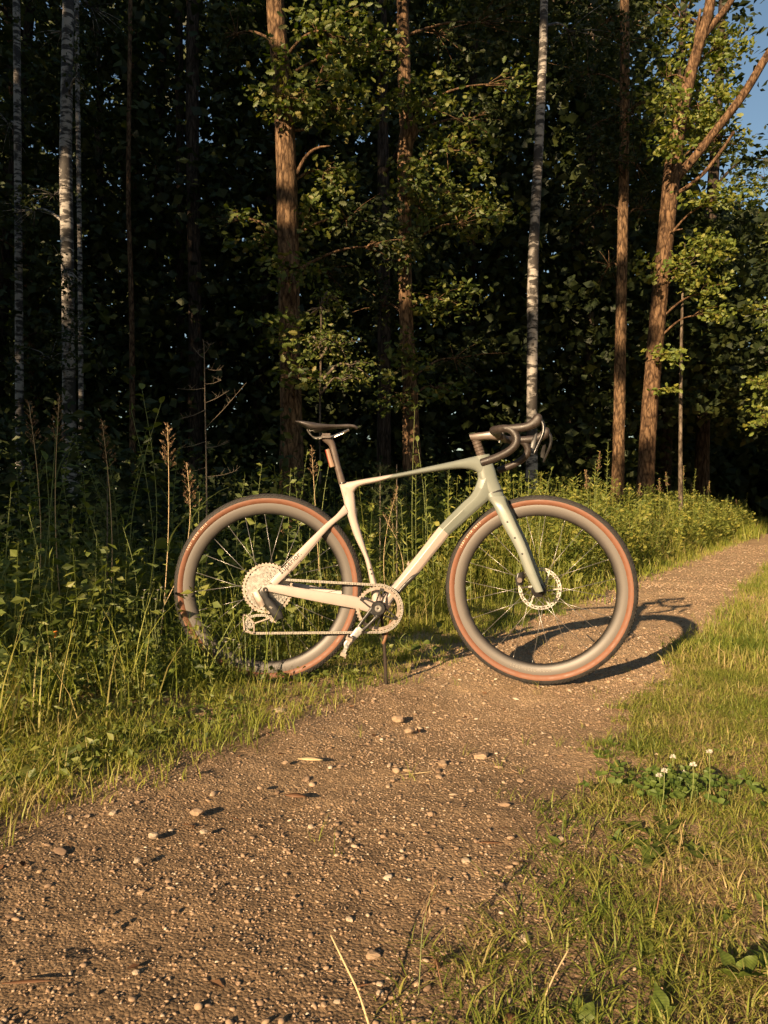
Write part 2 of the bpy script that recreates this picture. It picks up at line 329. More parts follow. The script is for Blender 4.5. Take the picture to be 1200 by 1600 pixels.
def gear(ro, ri, th, c=(0, 0, 0), y=0.0):
    """flat ring in the xz plane: outer radius array ro, inner radius ri, thickness th"""
    ro = np.asarray(ro, float); n = len(ro); a = np.arange(n) * 2 * math.pi / n; ri = np.broadcast_to(ri, (n,))
    L = []
    for r, yy in ((ri, -th / 2), (ro, -th / 2), (ro, th / 2), (ri, th / 2), (ri, -th / 2)):
        L.append(np.stack([np.cos(a) * r, np.full(n, yy + y), np.sin(a) * r], 1))
    return np.vstack(L) + np.asarray(c, float), grid_tris(5, n)
def teeth(nt, r, depth):
    k = np.tile([r - depth, r, r, r - depth], nt); return k
def loft(st, n=20, sub=5, caps=True, lat=(0, 1, 0), sect=None):
    """stations (top3, bottom3, half_width, exponent): superellipse sections"""
    Q = np.array([list(a) + list(b) + [h, e] for a, b, h, e in st], float); Q = catmull(Q, sub); V = []
    ph = np.arange(n) * 2 * math.pi / n; cs, sn = np.cos(ph), np.sin(ph); lat = np.asarray(lat, float)
    if sect is not None: n = len(sect); sect = np.asarray(sect, float)
    for q in Q:
        t, b, h, e = q[:3], q[3:6], q[6], q[7]; c = (t + b) / 2; hv = (t - b) / 2
        f = lambda w: np.sign(w) * np.abs(w) ** (2 / e)
        V.append(c + (f(cs)[:, None] * hv + f(sn)[:, None] * lat * h if sect is None else sect[:, :1] * hv + sect[:, 1:] * lat * h))
    V = np.vstack(V); T = grid_tris(len(Q), n)
    if caps:
        k = len(V); V = np.vstack([V, (Q[0, :3] + Q[0, 3:6]) / 2, (Q[-1, :3] + Q[-1, 3:6]) / 2]); a = np.arange(n); b = (a + 1) % n; e = (len(Q) - 1) * n
        T = np.vstack([T, np.stack([np.full(n, k), b, a], 1), np.stack([np.full(n, k + 1), e + a, e + b], 1)])
    return V, T
def mir(vt):
    V, T = vt; V = V.copy(); V[:, 1] *= -1; return V, T[:, ::-1]
def scatter(tV, tT, P, R, S):
    """copies of a template: P (n,3), R (n,3,3), S (n,) or (n,3)"""
    tV = np.asarray(tV, float); P = np.asarray(P, float); n = len(P); S = np.asarray(S, float)
    if S.ndim == 1: S = S[:, None].repeat(3, 1)
    W = np.einsum('nij,nkj->nki', R, tV[None] * S[:, None, :]) + P[:, None, :]
    T = (np.asarray(tT)[None] + (np.arange(n) * len(tV))[:, None, None]).reshape(-1, 3)
    return W.reshape(-1, 3), T
def frames(fwd, nrm):
    f = fwd / (np.linalg.norm(fwd, axis=1)[:, None] + 1e-9)
    s = np.cross(f, nrm); s /= np.linalg.norm(s, axis=1)[:, None] + 1e-9
    u = np.cross(s, f); return np.stack([s, f, u], 2)
def rand_dirs(n): v = rng.normal(size=(n, 3)); return v / np.linalg.norm(v, axis=1)[:, None]
def rand_rot(n): return frames(rand_dirs(n), rand_dirs(n))
def leaf_frames(n, up=0.8, droop=0.25):
    f = rand_dirs(n); f[:, 2] = f[:, 2] * 0.5 - droop
    u = rand_dirs(n) * 0.8; u[:, 2] += up; return frames(f, u)
_lat = np.random.RandomState(3).rand(256, 256)
def vnoise(x, y, s=0):
    x = np.asarray(x, float) + s * 17.3; y = np.asarray(y, float) + s * 9.1
    xi = np.floor(x).astype(int); yi = np.floor(y).astype(int); fx = x - xi; fy = y - yi
    fx = fx * fx * (3 - 2 * fx); fy = fy * fy * (3 - 2 * fy); g = lambda a, b: _lat[a % 256, b % 256]
    return (g(xi, yi) * (1 - fx) + g(xi + 1, yi) * fx) * (1 - fy) + (g(xi, yi + 1) * (1 - fx) + g(xi + 1, yi + 1) * fx) * fy

# leaf templates: x side, y along, z normal; unit length
LEAF = (A([0, 0, 0], [.30, .42, .06], [0, .45, -.03], [-.30, .42, .06], [0, 1, -.10]), np.array([[0, 1, 2], [0, 2, 3], [1, 4, 2], [3, 2, 4]]))
LANCE = (A([0, 0, 0], [.10, .40, .02], [-.10, .40, .02], [0, 1, -.12]), np.array([[0, 1, 2], [1, 3, 2]]))
_o = [(0, 0), (.07, .12), (.20, .22), (.14, .34), (.30, .46), (.20, .56), (.33, .72), (.18, .80), (.14, .97), (0, 1.0)]
_ov = [(0, .55, -.03)] + [(x, y, .05 * abs(x) * 3) for x, y in _o] + [(-x, y, .05 * abs(x) * 3) for x, y in _o[-2:0:-1]]
FLAT = (A([0, 0, 0], [.34, .5, .05], [-.34, .5, .05], [0, 1, -.08]), np.array([[0, 1, 2], [1, 3, 2]]))
OAK = (A(*_ov), np.array([[0, i, i + 1 if i + 1 < len(_ov) else 1] for i in range(1, len(_ov))]))
# round broad leaf with stalk
_r = [(0, 0), (.22, .10), (.36, .35), (.30, .65), (0, 1.0), (-.30, .65), (-.36, .35), (-.22, .10)]
ROUND = (A(*[(0, .45, -.05)] + [(x, y, .10 * abs(x)) for x, y in _r]), np.array([[0, i, i % 8 + 1] for i in range(1, 9)]))

# ground layout: offset o across the path (negative = left of it), t along it
PA = rad(30.5); PT = A(math.sin(PA), math.cos(PA)); PO = A(math.cos(PA), -math.sin(PA))
def W2(o, t): o = np.asarray(o, float)[..., None]; t = np.asarray(t, float)[..., None]; return o * PO + t * PT
def OT(x, y): return x * PO[0] + y * PO[1], x * PT[0] + y * PT[1]
L_EDGE, R_EDGE = -1.47, -0.50
def ledge(t): return L_EDGE + .07 * np.clip((2.2 - np.asarray(t, float)) / 1.2, 0, 1) + 0.10 * (vnoise(t * 1.7, 3.3) - .5) + 0.09 * (vnoise(t * 6, 8.3) - .5)
def redge(t): return -0.44 - .07 * np.clip((np.asarray(t, float) - 1.6) / 1.4, 0, 1) + 0.04 * (vnoise(t * 1.3, 13.3) - .5) + 0.06 * (vnoise(t * 6, 28.3) - .5)
def gz(x, y):
    """ground height"""
    o, t = OT(np.asarray(x, float), np.asarray(y, float))
    z = 0.035 * (vnoise(o * 1.6, t * 1.1, 1) - .5) + 0.016 * (vnoise(o * 5, t * 4, 2) - .5) + 0.008 * (vnoise(o * 15, t * 13, 3) - .5)
    bank = np.clip((L_EDGE - .1 - o) / 0.8, 0, 1) * 0.05 + np.clip((o - R_EDGE) / 1.0, 0, 1) * 0.03
    z = z * 0.8 + bank
    # flatten where the two wheels stand
    for cx, cy, h in ((0.575, 2.745, -0.002), (-0.431, 2.755, 0.004)):
        w = np.exp(-((x - cx) ** 2 + (y - cy) ** 2) / 0.03); z = z * (1 - w) + h * w
    return z
def px2(px, d): return (px - 600) / F * d
def pz(py, d): return CAM_H - (py - 800) * d / F
def P3(px, py, d): return A(px2(px, d), d, pz(py, d))

# ------------------------------------------------------------------ ground and path
def sheet(name, oo, tt, zf, mat):
    O, Tt = np.meshgrid(oo, tt, indexing='ij'); xy = W2(O, Tt); x, y = xy[..., 0], xy[..., 1]
    V = np.stack([x, y, zf(O, Tt, x, y)], -1).reshape(-1, 3)
    return np_mesh(name, V, grid_tris(len(oo), len(tt), False), mat)
def path_z(o, t, x, y):
    near = np.clip((7 - t) / 3, 0, 1)
    f = 0.003 * (vnoise(o * 22, t * 24, 5) - .5) + 0.003 * (vnoise(o * 48, t * 70, 6) - .5) + 0.003 * (vnoise(o * 85, t * 110, 9) - .5)
    # shallow tyre-worn dips along the track and a scuffed hollow in the foreground
    f = f - 0.014 * np.exp(-((o + 1.0 + .05 * np.sin(t * 1.3)) / 0.16) ** 2) - 0.013 * np.exp(-(((x + 0.43) / 0.05) ** 2 + ((y - 1.12) / 0.035) ** 2))
    return gz(x, y) + f * near
oo = np.unique(np.concatenate([np.arange(-2.7, -1.75, .03), np.arange(-1.75, -0.3, .011), np.arange(-0.3, 0.6, .025), np.arange(.6, 1.7, .05)]))
tt = np.unique(np.concatenate([np.arange(-1.0, .6, .05), np.arange(.6, 4.4, .0125), np.arange(4.6, 9, .03), np.arange(9, 22, .15), np.arange(22, 90, 1.0)]))
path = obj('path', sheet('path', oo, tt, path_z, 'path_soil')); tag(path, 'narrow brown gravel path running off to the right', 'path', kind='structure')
def ground_z(o, t, x, y):
    z = gz(x, y); inside = np.clip((o + 2.55) / .12, 0, 1) * np.clip((1.6 - o) / .12, 0, 1) * np.clip((t + .9) / .1, 0, 1) * np.clip((89.5 - t) / 2, 0, 1)
    return z - 0.07 * inside - 0.004
oo = np.unique(np.concatenate([np.linspace(-300, -30, 28), np.linspace(-30, -5, 40), np.linspace(-5, 4, 46), np.linspace(4, 30, 24), np.linspace(30, 300, 28)]))
tt = np.unique(np.concatenate([np.linspace(-200, -15, 30), np.linspace(-15, 25, 110), np.linspace(25, 90, 60), np.linspace(90, 900, 40)]))
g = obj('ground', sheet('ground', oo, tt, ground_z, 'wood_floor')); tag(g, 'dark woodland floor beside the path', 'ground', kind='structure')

# ------------------------------------------------------------------ trees
def clumps(c, rr, n, per=14, spread=0.16):
    """leaf positions gathered round twig ends spread through an ellipsoid"""
    k = max(3, n // per); d = rand_dirs(k) * (rng.rand(k, 1) ** 0.42); tw = c + d * np.asarray(rr)
    idx = rng.randint(0, k, n); sp = min(spread, max(rr) * .5)
    return tw[idx] + rng.normal(size=(n, 3)) * A(sp, sp, sp * .55) * .6, tw
def leafmass(mb, c, rr, n, size, tpl=OAK, per=14, spread=0.16, up=0.3, m=0):
    P, tw = clumps(np.asarray(c, float), rr, n, per, spread); S = size * (0.45 + 0.85 * rng.rand(len(P)))
    mb.add(scatter(tpl[0], tpl[1], P, leaf_frames(len(P), up), S), m); return tw
def ridges(k, amp, f=5.0):
    ph = rng.rand(4) * 6.28
    return lambda th, L: 1 + amp * (np.sin(th * k + ph[0] + 1.3 * np.sin(L * f + ph[1])) + 0.6 * np.sin(th * (k * 2 + 1) + L * f * 1.7 + ph[2])) + 0.02 * np.sin(L * 2.1 + ph[3])
def trunk_pts(d, path): return np.array([P3(x, y, d) for x, y, w in path]), np.array([w / 2 * d / F for x, y, w in path])
def make_tree(name, label, cat, d, path, bark, boughs=(), leaf='leaf_oak', lsize=0.10, tpl=OAK, stems=(), group=None, n=18, amp=0.03, k=7, crown_m=None):
    P, R = trunk_pts(d, path); base = P[0].copy(); base[2] = gz(base[0], base[1]) - .03
    P = np.vstack([[base], P[1:]]); R[0] *= 1.12
    root = empty(name, base); tag(root, label, cat, group)
    mb = MB(); mb.add(tube(P - base, R, n, 14, True, ridges(k, amp))); tr = mb.build('trunk', bark, root, sharp=None)
    for s in stems:                                                   # visible limbs: (depth shift, path)
        sp = np.array([P3(x, y, d + s[0] * i / max(1, len(s[1]) - 1)) for i, (x, y, w) in enumerate(s[1])]); sr = np.array([w / 2 * d / F for x, y, w in s[1]])
        mb = MB(); mb.add(tube(sp - base, sr, 10, 6, True, ridges(5, amp))); mb.build('limb', bark, root, sharp=None)
    if boughs:
        cm = MB(); cm2 = MB()
        for b in boughs:
            px, py, dd, rx, rz, cnt = b[:6]
            c = P3(px, py, d + dd); sc = (d + dd) / F; rr = A(rx * sc, rx * sc * .8, rz * sc)
            tw = leafmass(cm2 if (dd > .35 and leaf == 'leaf_oak') else cm, c, rr * 1.08, int(cnt * 1.35), lsize, tpl)  # rear boughs take darker leaves, painting the wood's shade into their colour
            # the bough that carries the cluster
            j = int(np.argmin(np.abs(P[:, 2] - (c[2] - 0.35 * abs(c[0] - base[0]) - .2)))); zq = np.clip(c[2] - 0.4 * np.hypot(c[0] - base[0], c[1] - base[1]), .6, P[-1, 2])
            ax = A(np.interp(zq, P[:, 2], P[:, 0]), np.interp(zq, P[:, 2], P[:, 1]), zq); mid = (ax * .5 + c * .5) + A(0, 0, .12)
            bm = MB(); bm.add(tube([ax - base, mid - base, c - base], [.022, .014, .006], 6, 5))
            for q in tw[:: max(1, len(tw) // 9)]:
                o_ = c * .5 + mid * .5; bm.add(tube([o_ - base, (o_ * .5 + q * .5) + A(0, 0, .03) - base, q - base], [.007, .005, .002], 4, 2))
            bm.build('branch', bark, root, sharp=None)
        cr = MB(); cr.add((np.vstack(cm.V) - base, np.vstack(cm.T)))
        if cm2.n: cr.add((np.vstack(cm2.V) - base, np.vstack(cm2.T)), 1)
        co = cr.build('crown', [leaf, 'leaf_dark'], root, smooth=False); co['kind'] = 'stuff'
    return root

make_tree('birch_tree', 'birch with a sunlit white band of bark at the far left', 'tree', 10.2,
    [(110, 880, 22), (108, 620, 20), (106, 420, 19), (103, 250, 19), (106, 60, 17), (109, -140, 15), (114, -500, 10)], 'bark_birch',
    [(100, 420, -.4, 34, 40, 110), (115, 520, -.5, 44, 40, 150), (70, 560, -.5, 60, 40, 190), (125, 120, -.3, 26, 40, 80), (95, 60, .8, 70, 50, 260), (150, -60, .5, 90, 60, 300), (40, 330, 1.2, 60, 45, 260), (80, 310, .2, 45, 25, 120), (60, -140, .4, 110, 70, 300)], 'leaf_dark', 0.07, LEAF, n=20, amp=.012, k=3)
make_tree('birch_tree', 'thinner dim birch just behind the sunlit left birch', 'tree', 12.6,
    [(128, 860, 8), (126, 500, 7.5), (123, 250, 7), (120, 0, 7), (120, -400, 5)], 'bark_birch', [(150, 20, .5, 60, 50, 160)], 'leaf_dark', 0.07, LEAF, n=14, amp=.012, k=3)
make_tree('birch_tree', 'grey shaded birch standing nearest the left edge of the photo', 'tree', 12.0,
    [(32, 860, 13), (30, 500, 12), (28, 250, 11), (26, 0, 11), (22, -400, 7)], 'bark_birch', [(10, 200, .4, 60, 60, 200), (20, -60, .6, 90, 70, 240)], 'leaf_dark', 0.07, LEAF, n=14, amp=.012, k=3)
make_tree('pine_tree', 'black pine trunk, broadest of three against the sky gap', 'tree', 15.0,
    [(306, 850, 23), (305, 500, 21), (301, 250, 20), (301, 0, 19), (299, -400, 13)], 'bark_dark', [(330, -150, .5, 110, 60, 320), (270, -260, .5, 110, 60, 320)], 'leaf_dark', 0.10, LEAF, n=14)
make_tree('pine_tree', 'slim black trunk in the middle of three against the sky gap', 'tree', 16.5,
    [(283, 845, 14), (282, 500, 13), (281, 200, 13), (279, 0, 12), (276, -400, 8)], 'bark_dark', [(250, -180, .5, 90, 60, 260)], 'leaf_dark', 0.10, LEAF, n=12)
make_tree('pine_tree', 'dark trunk left of the blue sky gap', 'tree', 18.0,
    [(246, 840, 15), (248, 500, 14), (250, 200, 14), (255, 0, 13), (258, -400, 8)], 'bark_dark', [(220, -120, .5, 90, 60, 260)], 'leaf_dark', 0.10, LEAF, n=12)
make_tree('pine_tree', 'thin reddish trunk in the shade between birch and black pines', 'tree', 14.0,
    [(208, 850, 9), (206, 500, 8), (201, 300, 7), (204, 0, 6), (205, -200, 4)], 'bark_pine', [(190, -60, .3, 70, 50, 200)], 'leaf_dark', 0.08, LEAF, n=10)
make_tree('oak_tree', 'stout oak with sunlit ridged bark behind the saddle', 'tree', 8.8,
    [(458, 830, 38), (455, 640, 34), (452, 500, 33), (450, 360, 32), (446, 220, 31), (440, 120, 29), (431, 20, 27), (425, -120, 24), (415, -500, 15)], 'bark_oak',
    [(515, 45, -.3, 75, 34, 330), (575, 85, .1, 55, 38, 260), (500, 140, -.2, 75, 42, 330), (440, 150, -.4, 48, 26, 170), (452, 415, -.5, 42, 24, 130), (440, 520, -.6, 48, 30, 150), (470, 590, -.6, 44, 28, 130), (428, 85, -.5, 30, 18, 80), (545, 175, .3, 60, 40, 260), (525, 275, .2, 32, 36, 170),
     (570, 345, .4, 75, 40, 300), (610, 385, .5, 45, 26, 170), (490, 345, .1, 38, 46, 200), (405, 370, .2, 50, 36, 190), (520, 430, .6, 60, 40, 200), (350, 345, .5, 40, 26, 120),
     (470, -80, -.1, 120, 60, 420), (560, -60, .4, 100, 60, 320), (360, -60, .2, 90, 60, 260), (350, 60, .6, 60, 50, 200)],
    'leaf_oak', 0.085, OAK, n=30, amp=.030, k=11,
    stems=[(-.3, [(466, 165, 9), (495, 130, 5), (520, 60, 4), (528, 10, 2)]), (-.2, [(462, 275, 7), (478, 245, 5), (495, 232, 4), (516, 228, 2)]), (-.1, [(458, 205, 5), (475, 203, 3), (487, 199, 1.5)])])
make_tree('oak_tree', 'slim oak with lit bark patches and a burl above the bike', 'tree', 10.0,
    [(650, 880, 33), (644, 720, 29), (640, 600, 23), (634, 480, 21), (632, 330, 21), (633, 235, 24), (639, 205, 27), (634, 180, 21), (631, 90, 20), (629, 0, 18), (625, -400, 11)], 'bark_oak',
    [(630, 150, -.5, 30, 26, 120), (645, 275, -.5, 32, 36, 150), (628, 395, -.5, 30, 24, 120), (640, 560, -.5, 38, 40, 170), (620, 620, -.4, 40, 24, 120), (680, 170, -.2, 60, 50, 280), (720, 235, -.1, 60, 40, 260), (700, 300, .1, 75, 36, 300), (760, 330, .2, 50, 34, 220), (745, 350, .1, 40, 30, 180), (700, 470, .1, 60, 34, 260), (660, 330, -.1, 40, 50, 190), (800, 130, .3, 34, 26, 130),
     (760, 190, .5, 50, 60, 220), (700, 60, .4, 90, 50, 320), (780, 40, .6, 80, 60, 320), (620, 90, .6, 50, 50, 180), (590, 480, .8, 60, 50, 220), (730, 560, .8, 70, 40, 240), (690, 610, .2, 40, 20, 110), (690, -80, .2, 140, 60, 420)],
    'leaf_oak', 0.09, OAK, n=24, amp=.035, k=9)
make_tree('birch_tree', 'tall white birch with black marks rising behind the handlebar', 'tree', 10.0,
    [(830, 880, 19), (831, 650, 17), (832, 480, 17), (834, 380, 16), (841, 240, 15), (847, 110, 13), (850, 0, 12), (856, -400, 8)], 'bark_birch',
    [(880, -120, .4, 110, 60, 320), (900, 60, 1.2, 60, 60, 200), (800, -60, .6, 80, 60, 220)], 'leaf_dark', 0.065, LEAF, n=20, amp=.012, k=3)
make_tree('oak_tree', 'straight brown trunk between the white birch and forked tree', 'tree', 13.0,
    [(962, 860, 22), (966, 720, 19), (969, 560, 17), (972, 400, 16), (975, 250, 15), (976, 60, 14), (974, -400, 9)], 'bark_oak',
    [(965, 60, -.5, 60, 60, 340), (985, 170, -.4, 50, 50, 260), (955, 250, -.4, 50, 45, 240), (940, 40, .4, 80, 60, 300), (900, 120, .2, 50, 70, 260), (1000, 260, .2, 40, 50, 200), (945, 420, .4, 40, 50, 160), (1010, 330, .4, 45, 40, 170), (990, 180, .6, 60, 50, 220), (920, 200, .7, 60, 60, 220), (930, 330, .6, 60, 60, 220), (960, -110, .4, 120, 60, 350)], 'leaf_dark', 0.085, OAK, n=20)
make_tree('oak_tree', 'leaning forked tree with orange lit bark at the right', 'tree', 12.0,
    [(1002, 860, 29), (1008, 760, 26), (1015, 640, 25), (1029, 480, 24), (1043, 340, 25), (1050, 270, 25), (1060, 200, 21), (1078, 120, 18), (1096, 55, 16), (1112, -20, 15), (1120, -250, 9)], 'bark_pine',
    [(1120, 312, -.5, 48, 13, 210), (1105, 392, -.5, 50, 26, 280), (1075, 425, -.4, 34, 22, 150), (1110, 455, -.3, 34, 18, 120), (1100, 490, -.3, 34, 10, 90), (1050, 552, -.4, 28, 16, 110), (1040, 610, -.3, 15, 9, 40), (1012, 420, -.3, 14, 22, 60),
     (1100, 165, .3, 48, 45, 380), (1128, 75, .2, 38, 34, 280), (1090, 200, .3, 36, 36, 200), (1130, 215, .2, 36, 20, 160), (1060, 40, .6, 55, 60, 260), (1030, 130, .6, 50, 60, 220), (1055, 215, -.7, 32, 40, 190), (1040, 160, -.3, 36, 50, 200)],
    'leaf_bright', 0.095, OAK, n=24, amp=.02, k=8,
    stems=[(-.2, [(1048, 285, 17), (1066, 268, 15), (1090, 240, 14), (1112, 212, 13), (1160, 150, 13), (1198, 88, 12), (1262, -10, 8)]),
           (-.4, [(1052, 306, 7), (1075, 291, 6), (1100, 270, 6), (1124, 240, 5), (1147, 206, 4)]),
           (.1, [(1094, 62, 14), (1112, 40, 12), (1138, 8, 10), (1180, -60, 6)]), (0, [(1086, 90, 7), (1088, 55, 6), (1094, 15, 4)]),
           (-.3, [(1034, 372, 4), (1050, 362, 3), (1066, 358, 2)])])
make_tree('birch_tree', 'pencil-thin pale birch sapling right of the forked tree', 'tree', 12.0,
    [(1063, 860, 7), (1063, 700, 6), (1064, 560, 5), (1067, 440, 3), (1070, 380, 2)], 'bark_grey', [(1075, 420, .1, 30, 40, 90)], 'leaf_dark', 0.07, LEAF, n=10, amp=.01, k=3)
make_tree('oak_tree', 'bright leafy oak boughs reaching in at the right edge', 'tree', 13.0,
    [(1330, 860, 34), (1325, 600, 32), (1320, 300, 30), (1325, 0, 26), (1330, -300, 15)], 'bark_oak',
    [(1185, 600, -.8, 26, 18, 130), (1190, 650, -.6, 30, 16, 130), (1215, 625, -.5, 34, 24, 140), (1192, 478, -.3, 24, 14, 90), (1225, 500, -.2, 34, 20, 110), (1240, 380, 0, 34, 24, 110), (1290, 250, 0, 60, 50, 240), (1350, 100, 0, 100, 90, 500)], 'leaf_bright', 0.10, OAK, n=16)
make_tree('broadleaf_tree', 'sunlit green tree far down the path under the blue sky', 'tree', 24.0,
    [(1230, 830, 22), (1228, 600, 20), (1226, 400, 16), (1225, 300, 10)], 'bark_oak',
    [(1185, 275, 0, 42, 40, 480), (1200, 350, .3, 60, 36, 520), (1155, 330, .5, 34, 30, 260), (1185, 410, .5, 50, 26, 300), (1240, 330, 0, 40, 50, 300), (1225, 420, .5, 40, 40, 240)], 'leaf_bright', 0.15, LEAF, n=12)
make_tree('sapling', 'little oak sapling with yellowish stem and leaves behind the saddle', 'sapling', 8.2,
    [(500, 830, 3.4), (500, 640, 3.2), (501, 585, 3.4), (502, 500, 3), (503, 465, 2)], 'bark_grey',
    [(500, 490, 0, 30, 34, 160), (520, 470, 0, 26, 18, 90), (510, 540, -.1, 34, 30, 170), (535, 545, 0, 40, 26, 180), (560, 575, .1, 36, 22, 130), (545, 600, .1, 30, 18, 90), (480, 540, .1, 20, 40, 60)], 'leaf_oak', 0.055, LEAF, n=8)

# dark trees deeper in the wood: one trunk + crown, copied
def wood_tree(h, r, cr, nl, bark):
    root = empty('wood_tree'); mb = MB(); bend = rng.normal(size=2) * .25
    mb.add(tube([(0, 0, -.05), (bend[0] * .3, bend[1] * .3, h * .33), (bend[0], bend[1], h * .66), (bend[0] * 1.5, bend[1] * 1.5, h)], [r * 1.2, r, r * .75, r * .2], 12, 8, True, ridges(7, .03)))
    mb.build('trunk', bark, root, sharp=None); cm = MB(); bm = MB()
    for i in range(13):
        z = h * (0.22 + 0.78 * (i + .5) / 13); a = i * 2.4 + rng.rand(); q = cr * (0.5 + .6 * rng.rand()) * (1 - 0.5 * abs(z / h - .55)); c = A(math.cos(a) * q * .6, math.sin(a) * q * .6, z)
        leafmass(cm, c, (q * .75, q * .75, h * .06), nl // 13, 0.19, LEAF, 12, .35)
        bm.add(tube([(bend[0] * z / h, bend[1] * z / h, z - .6), c * A(.6, .6, 1), c], [.04, .025, .01], 5, 3))
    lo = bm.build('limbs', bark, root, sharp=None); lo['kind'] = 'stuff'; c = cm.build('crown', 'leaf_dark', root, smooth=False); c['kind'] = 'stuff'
    return root
def copy_tree(o, parent=None):
    c = o.copy(); COL.objects.link(c); c.parent = parent
    for ch in list(o.children): copy_tree(ch, c)
    return c
protos = [wood_tree(15, .13, 2.6, 2600, 'bark_dark'), wood_tree(18, .16, 3.0, 2600, 'bark_pine'), wood_tree(13, .10, 2.4, 2200, 'bark_grey')]
wood = [(-20, 15.5, 0), (70, 19, 1), (165, 17.5, 2), (225, 21, 1), (350, 18, 0), (400, 17, 0), (490, 18, 0), (540, 19, 1), (600, 13.5, 0), (690, 19, 2), (735, 17, 0), (780, 20, 1), (890, 18, 0), (920, 17.5, 2), (1035, 19, 0), (1095, 18.5, 0), (-90, 13, 1)]
WL = {-20: 'dark trunk cut by the left edge, behind the edge birch', 70: 'reddish trunk deep between the two left birches', 165: 'thin grey trunk deep right of the paired left birches', 225: 'reddish trunk deep right of the thin reddish one', 350: 'dark trunk deep just right of the broad black pine', 400: 'dark trunk deep midway between black pine and stout oak',
      490: 'dark trunk deep just right of the stout oak', 540: 'reddish trunk deep in the gap right of the stout oak', 600: 'nearest dark trunk just left of the slim oak with the burl', 690: 'thin grey trunk deep right of the slim oak', 735: 'dark trunk deep in the gap left of the tall white birch', 780: 'reddish trunk deep close to the tall white birch',
      890: 'dark trunk deep just right of the tall white birch', 920: 'thin grey trunk deep left of the straight brown trunk', 1035: 'dark trunk deep behind the leaning forked tree', 1095: 'dark trunk deep right of the pencil-thin sapling', -90: 'reddish trunk left of the left edge of the photo'}
used = set()
for px, d, k in wood:
    o = protos[k] if k not in used else copy_tree(protos[k]); used.add(k)
    x = px2(px, d); o.location = (x, d, float(gz(x, d))); o.rotation_euler = (rng.normal() * .02, rng.normal() * .02, rng.rand() * 6.28); s = 0.85 + .4 * rng.rand(); o.scale = (s, s, 1.0 + .15 * rng.rand())
    tag(o, WL[px], 'tree', 'trunks deep in the wood')

# the wood goes on to the left of and behind the camera and shades what is in view
shade = [(-13.5, -4.0, 0), (-13.0, 0.2, 1), (-15.5, -1.5, 2), (-14.5, -9, 1), (-14.5, -14, 0), (-17, -6, 1), (-17.5, -22, 1), (-16.5, -17, 0)]
for o_, t_, k in shade:
    o = copy_tree(protos[k]); xy = W2(o_, t_); o.location = (xy[0], xy[1], 0); o.rotation_euler = (0, 0, rng.rand() * 6.28); s = 0.95 + .3 * rng.rand(); o.scale = (s, s, 0.9 + .2 * rng.rand())
    tag(o, 'tree of the same wood standing left of the picture', 'tree', 'trees left of the picture')

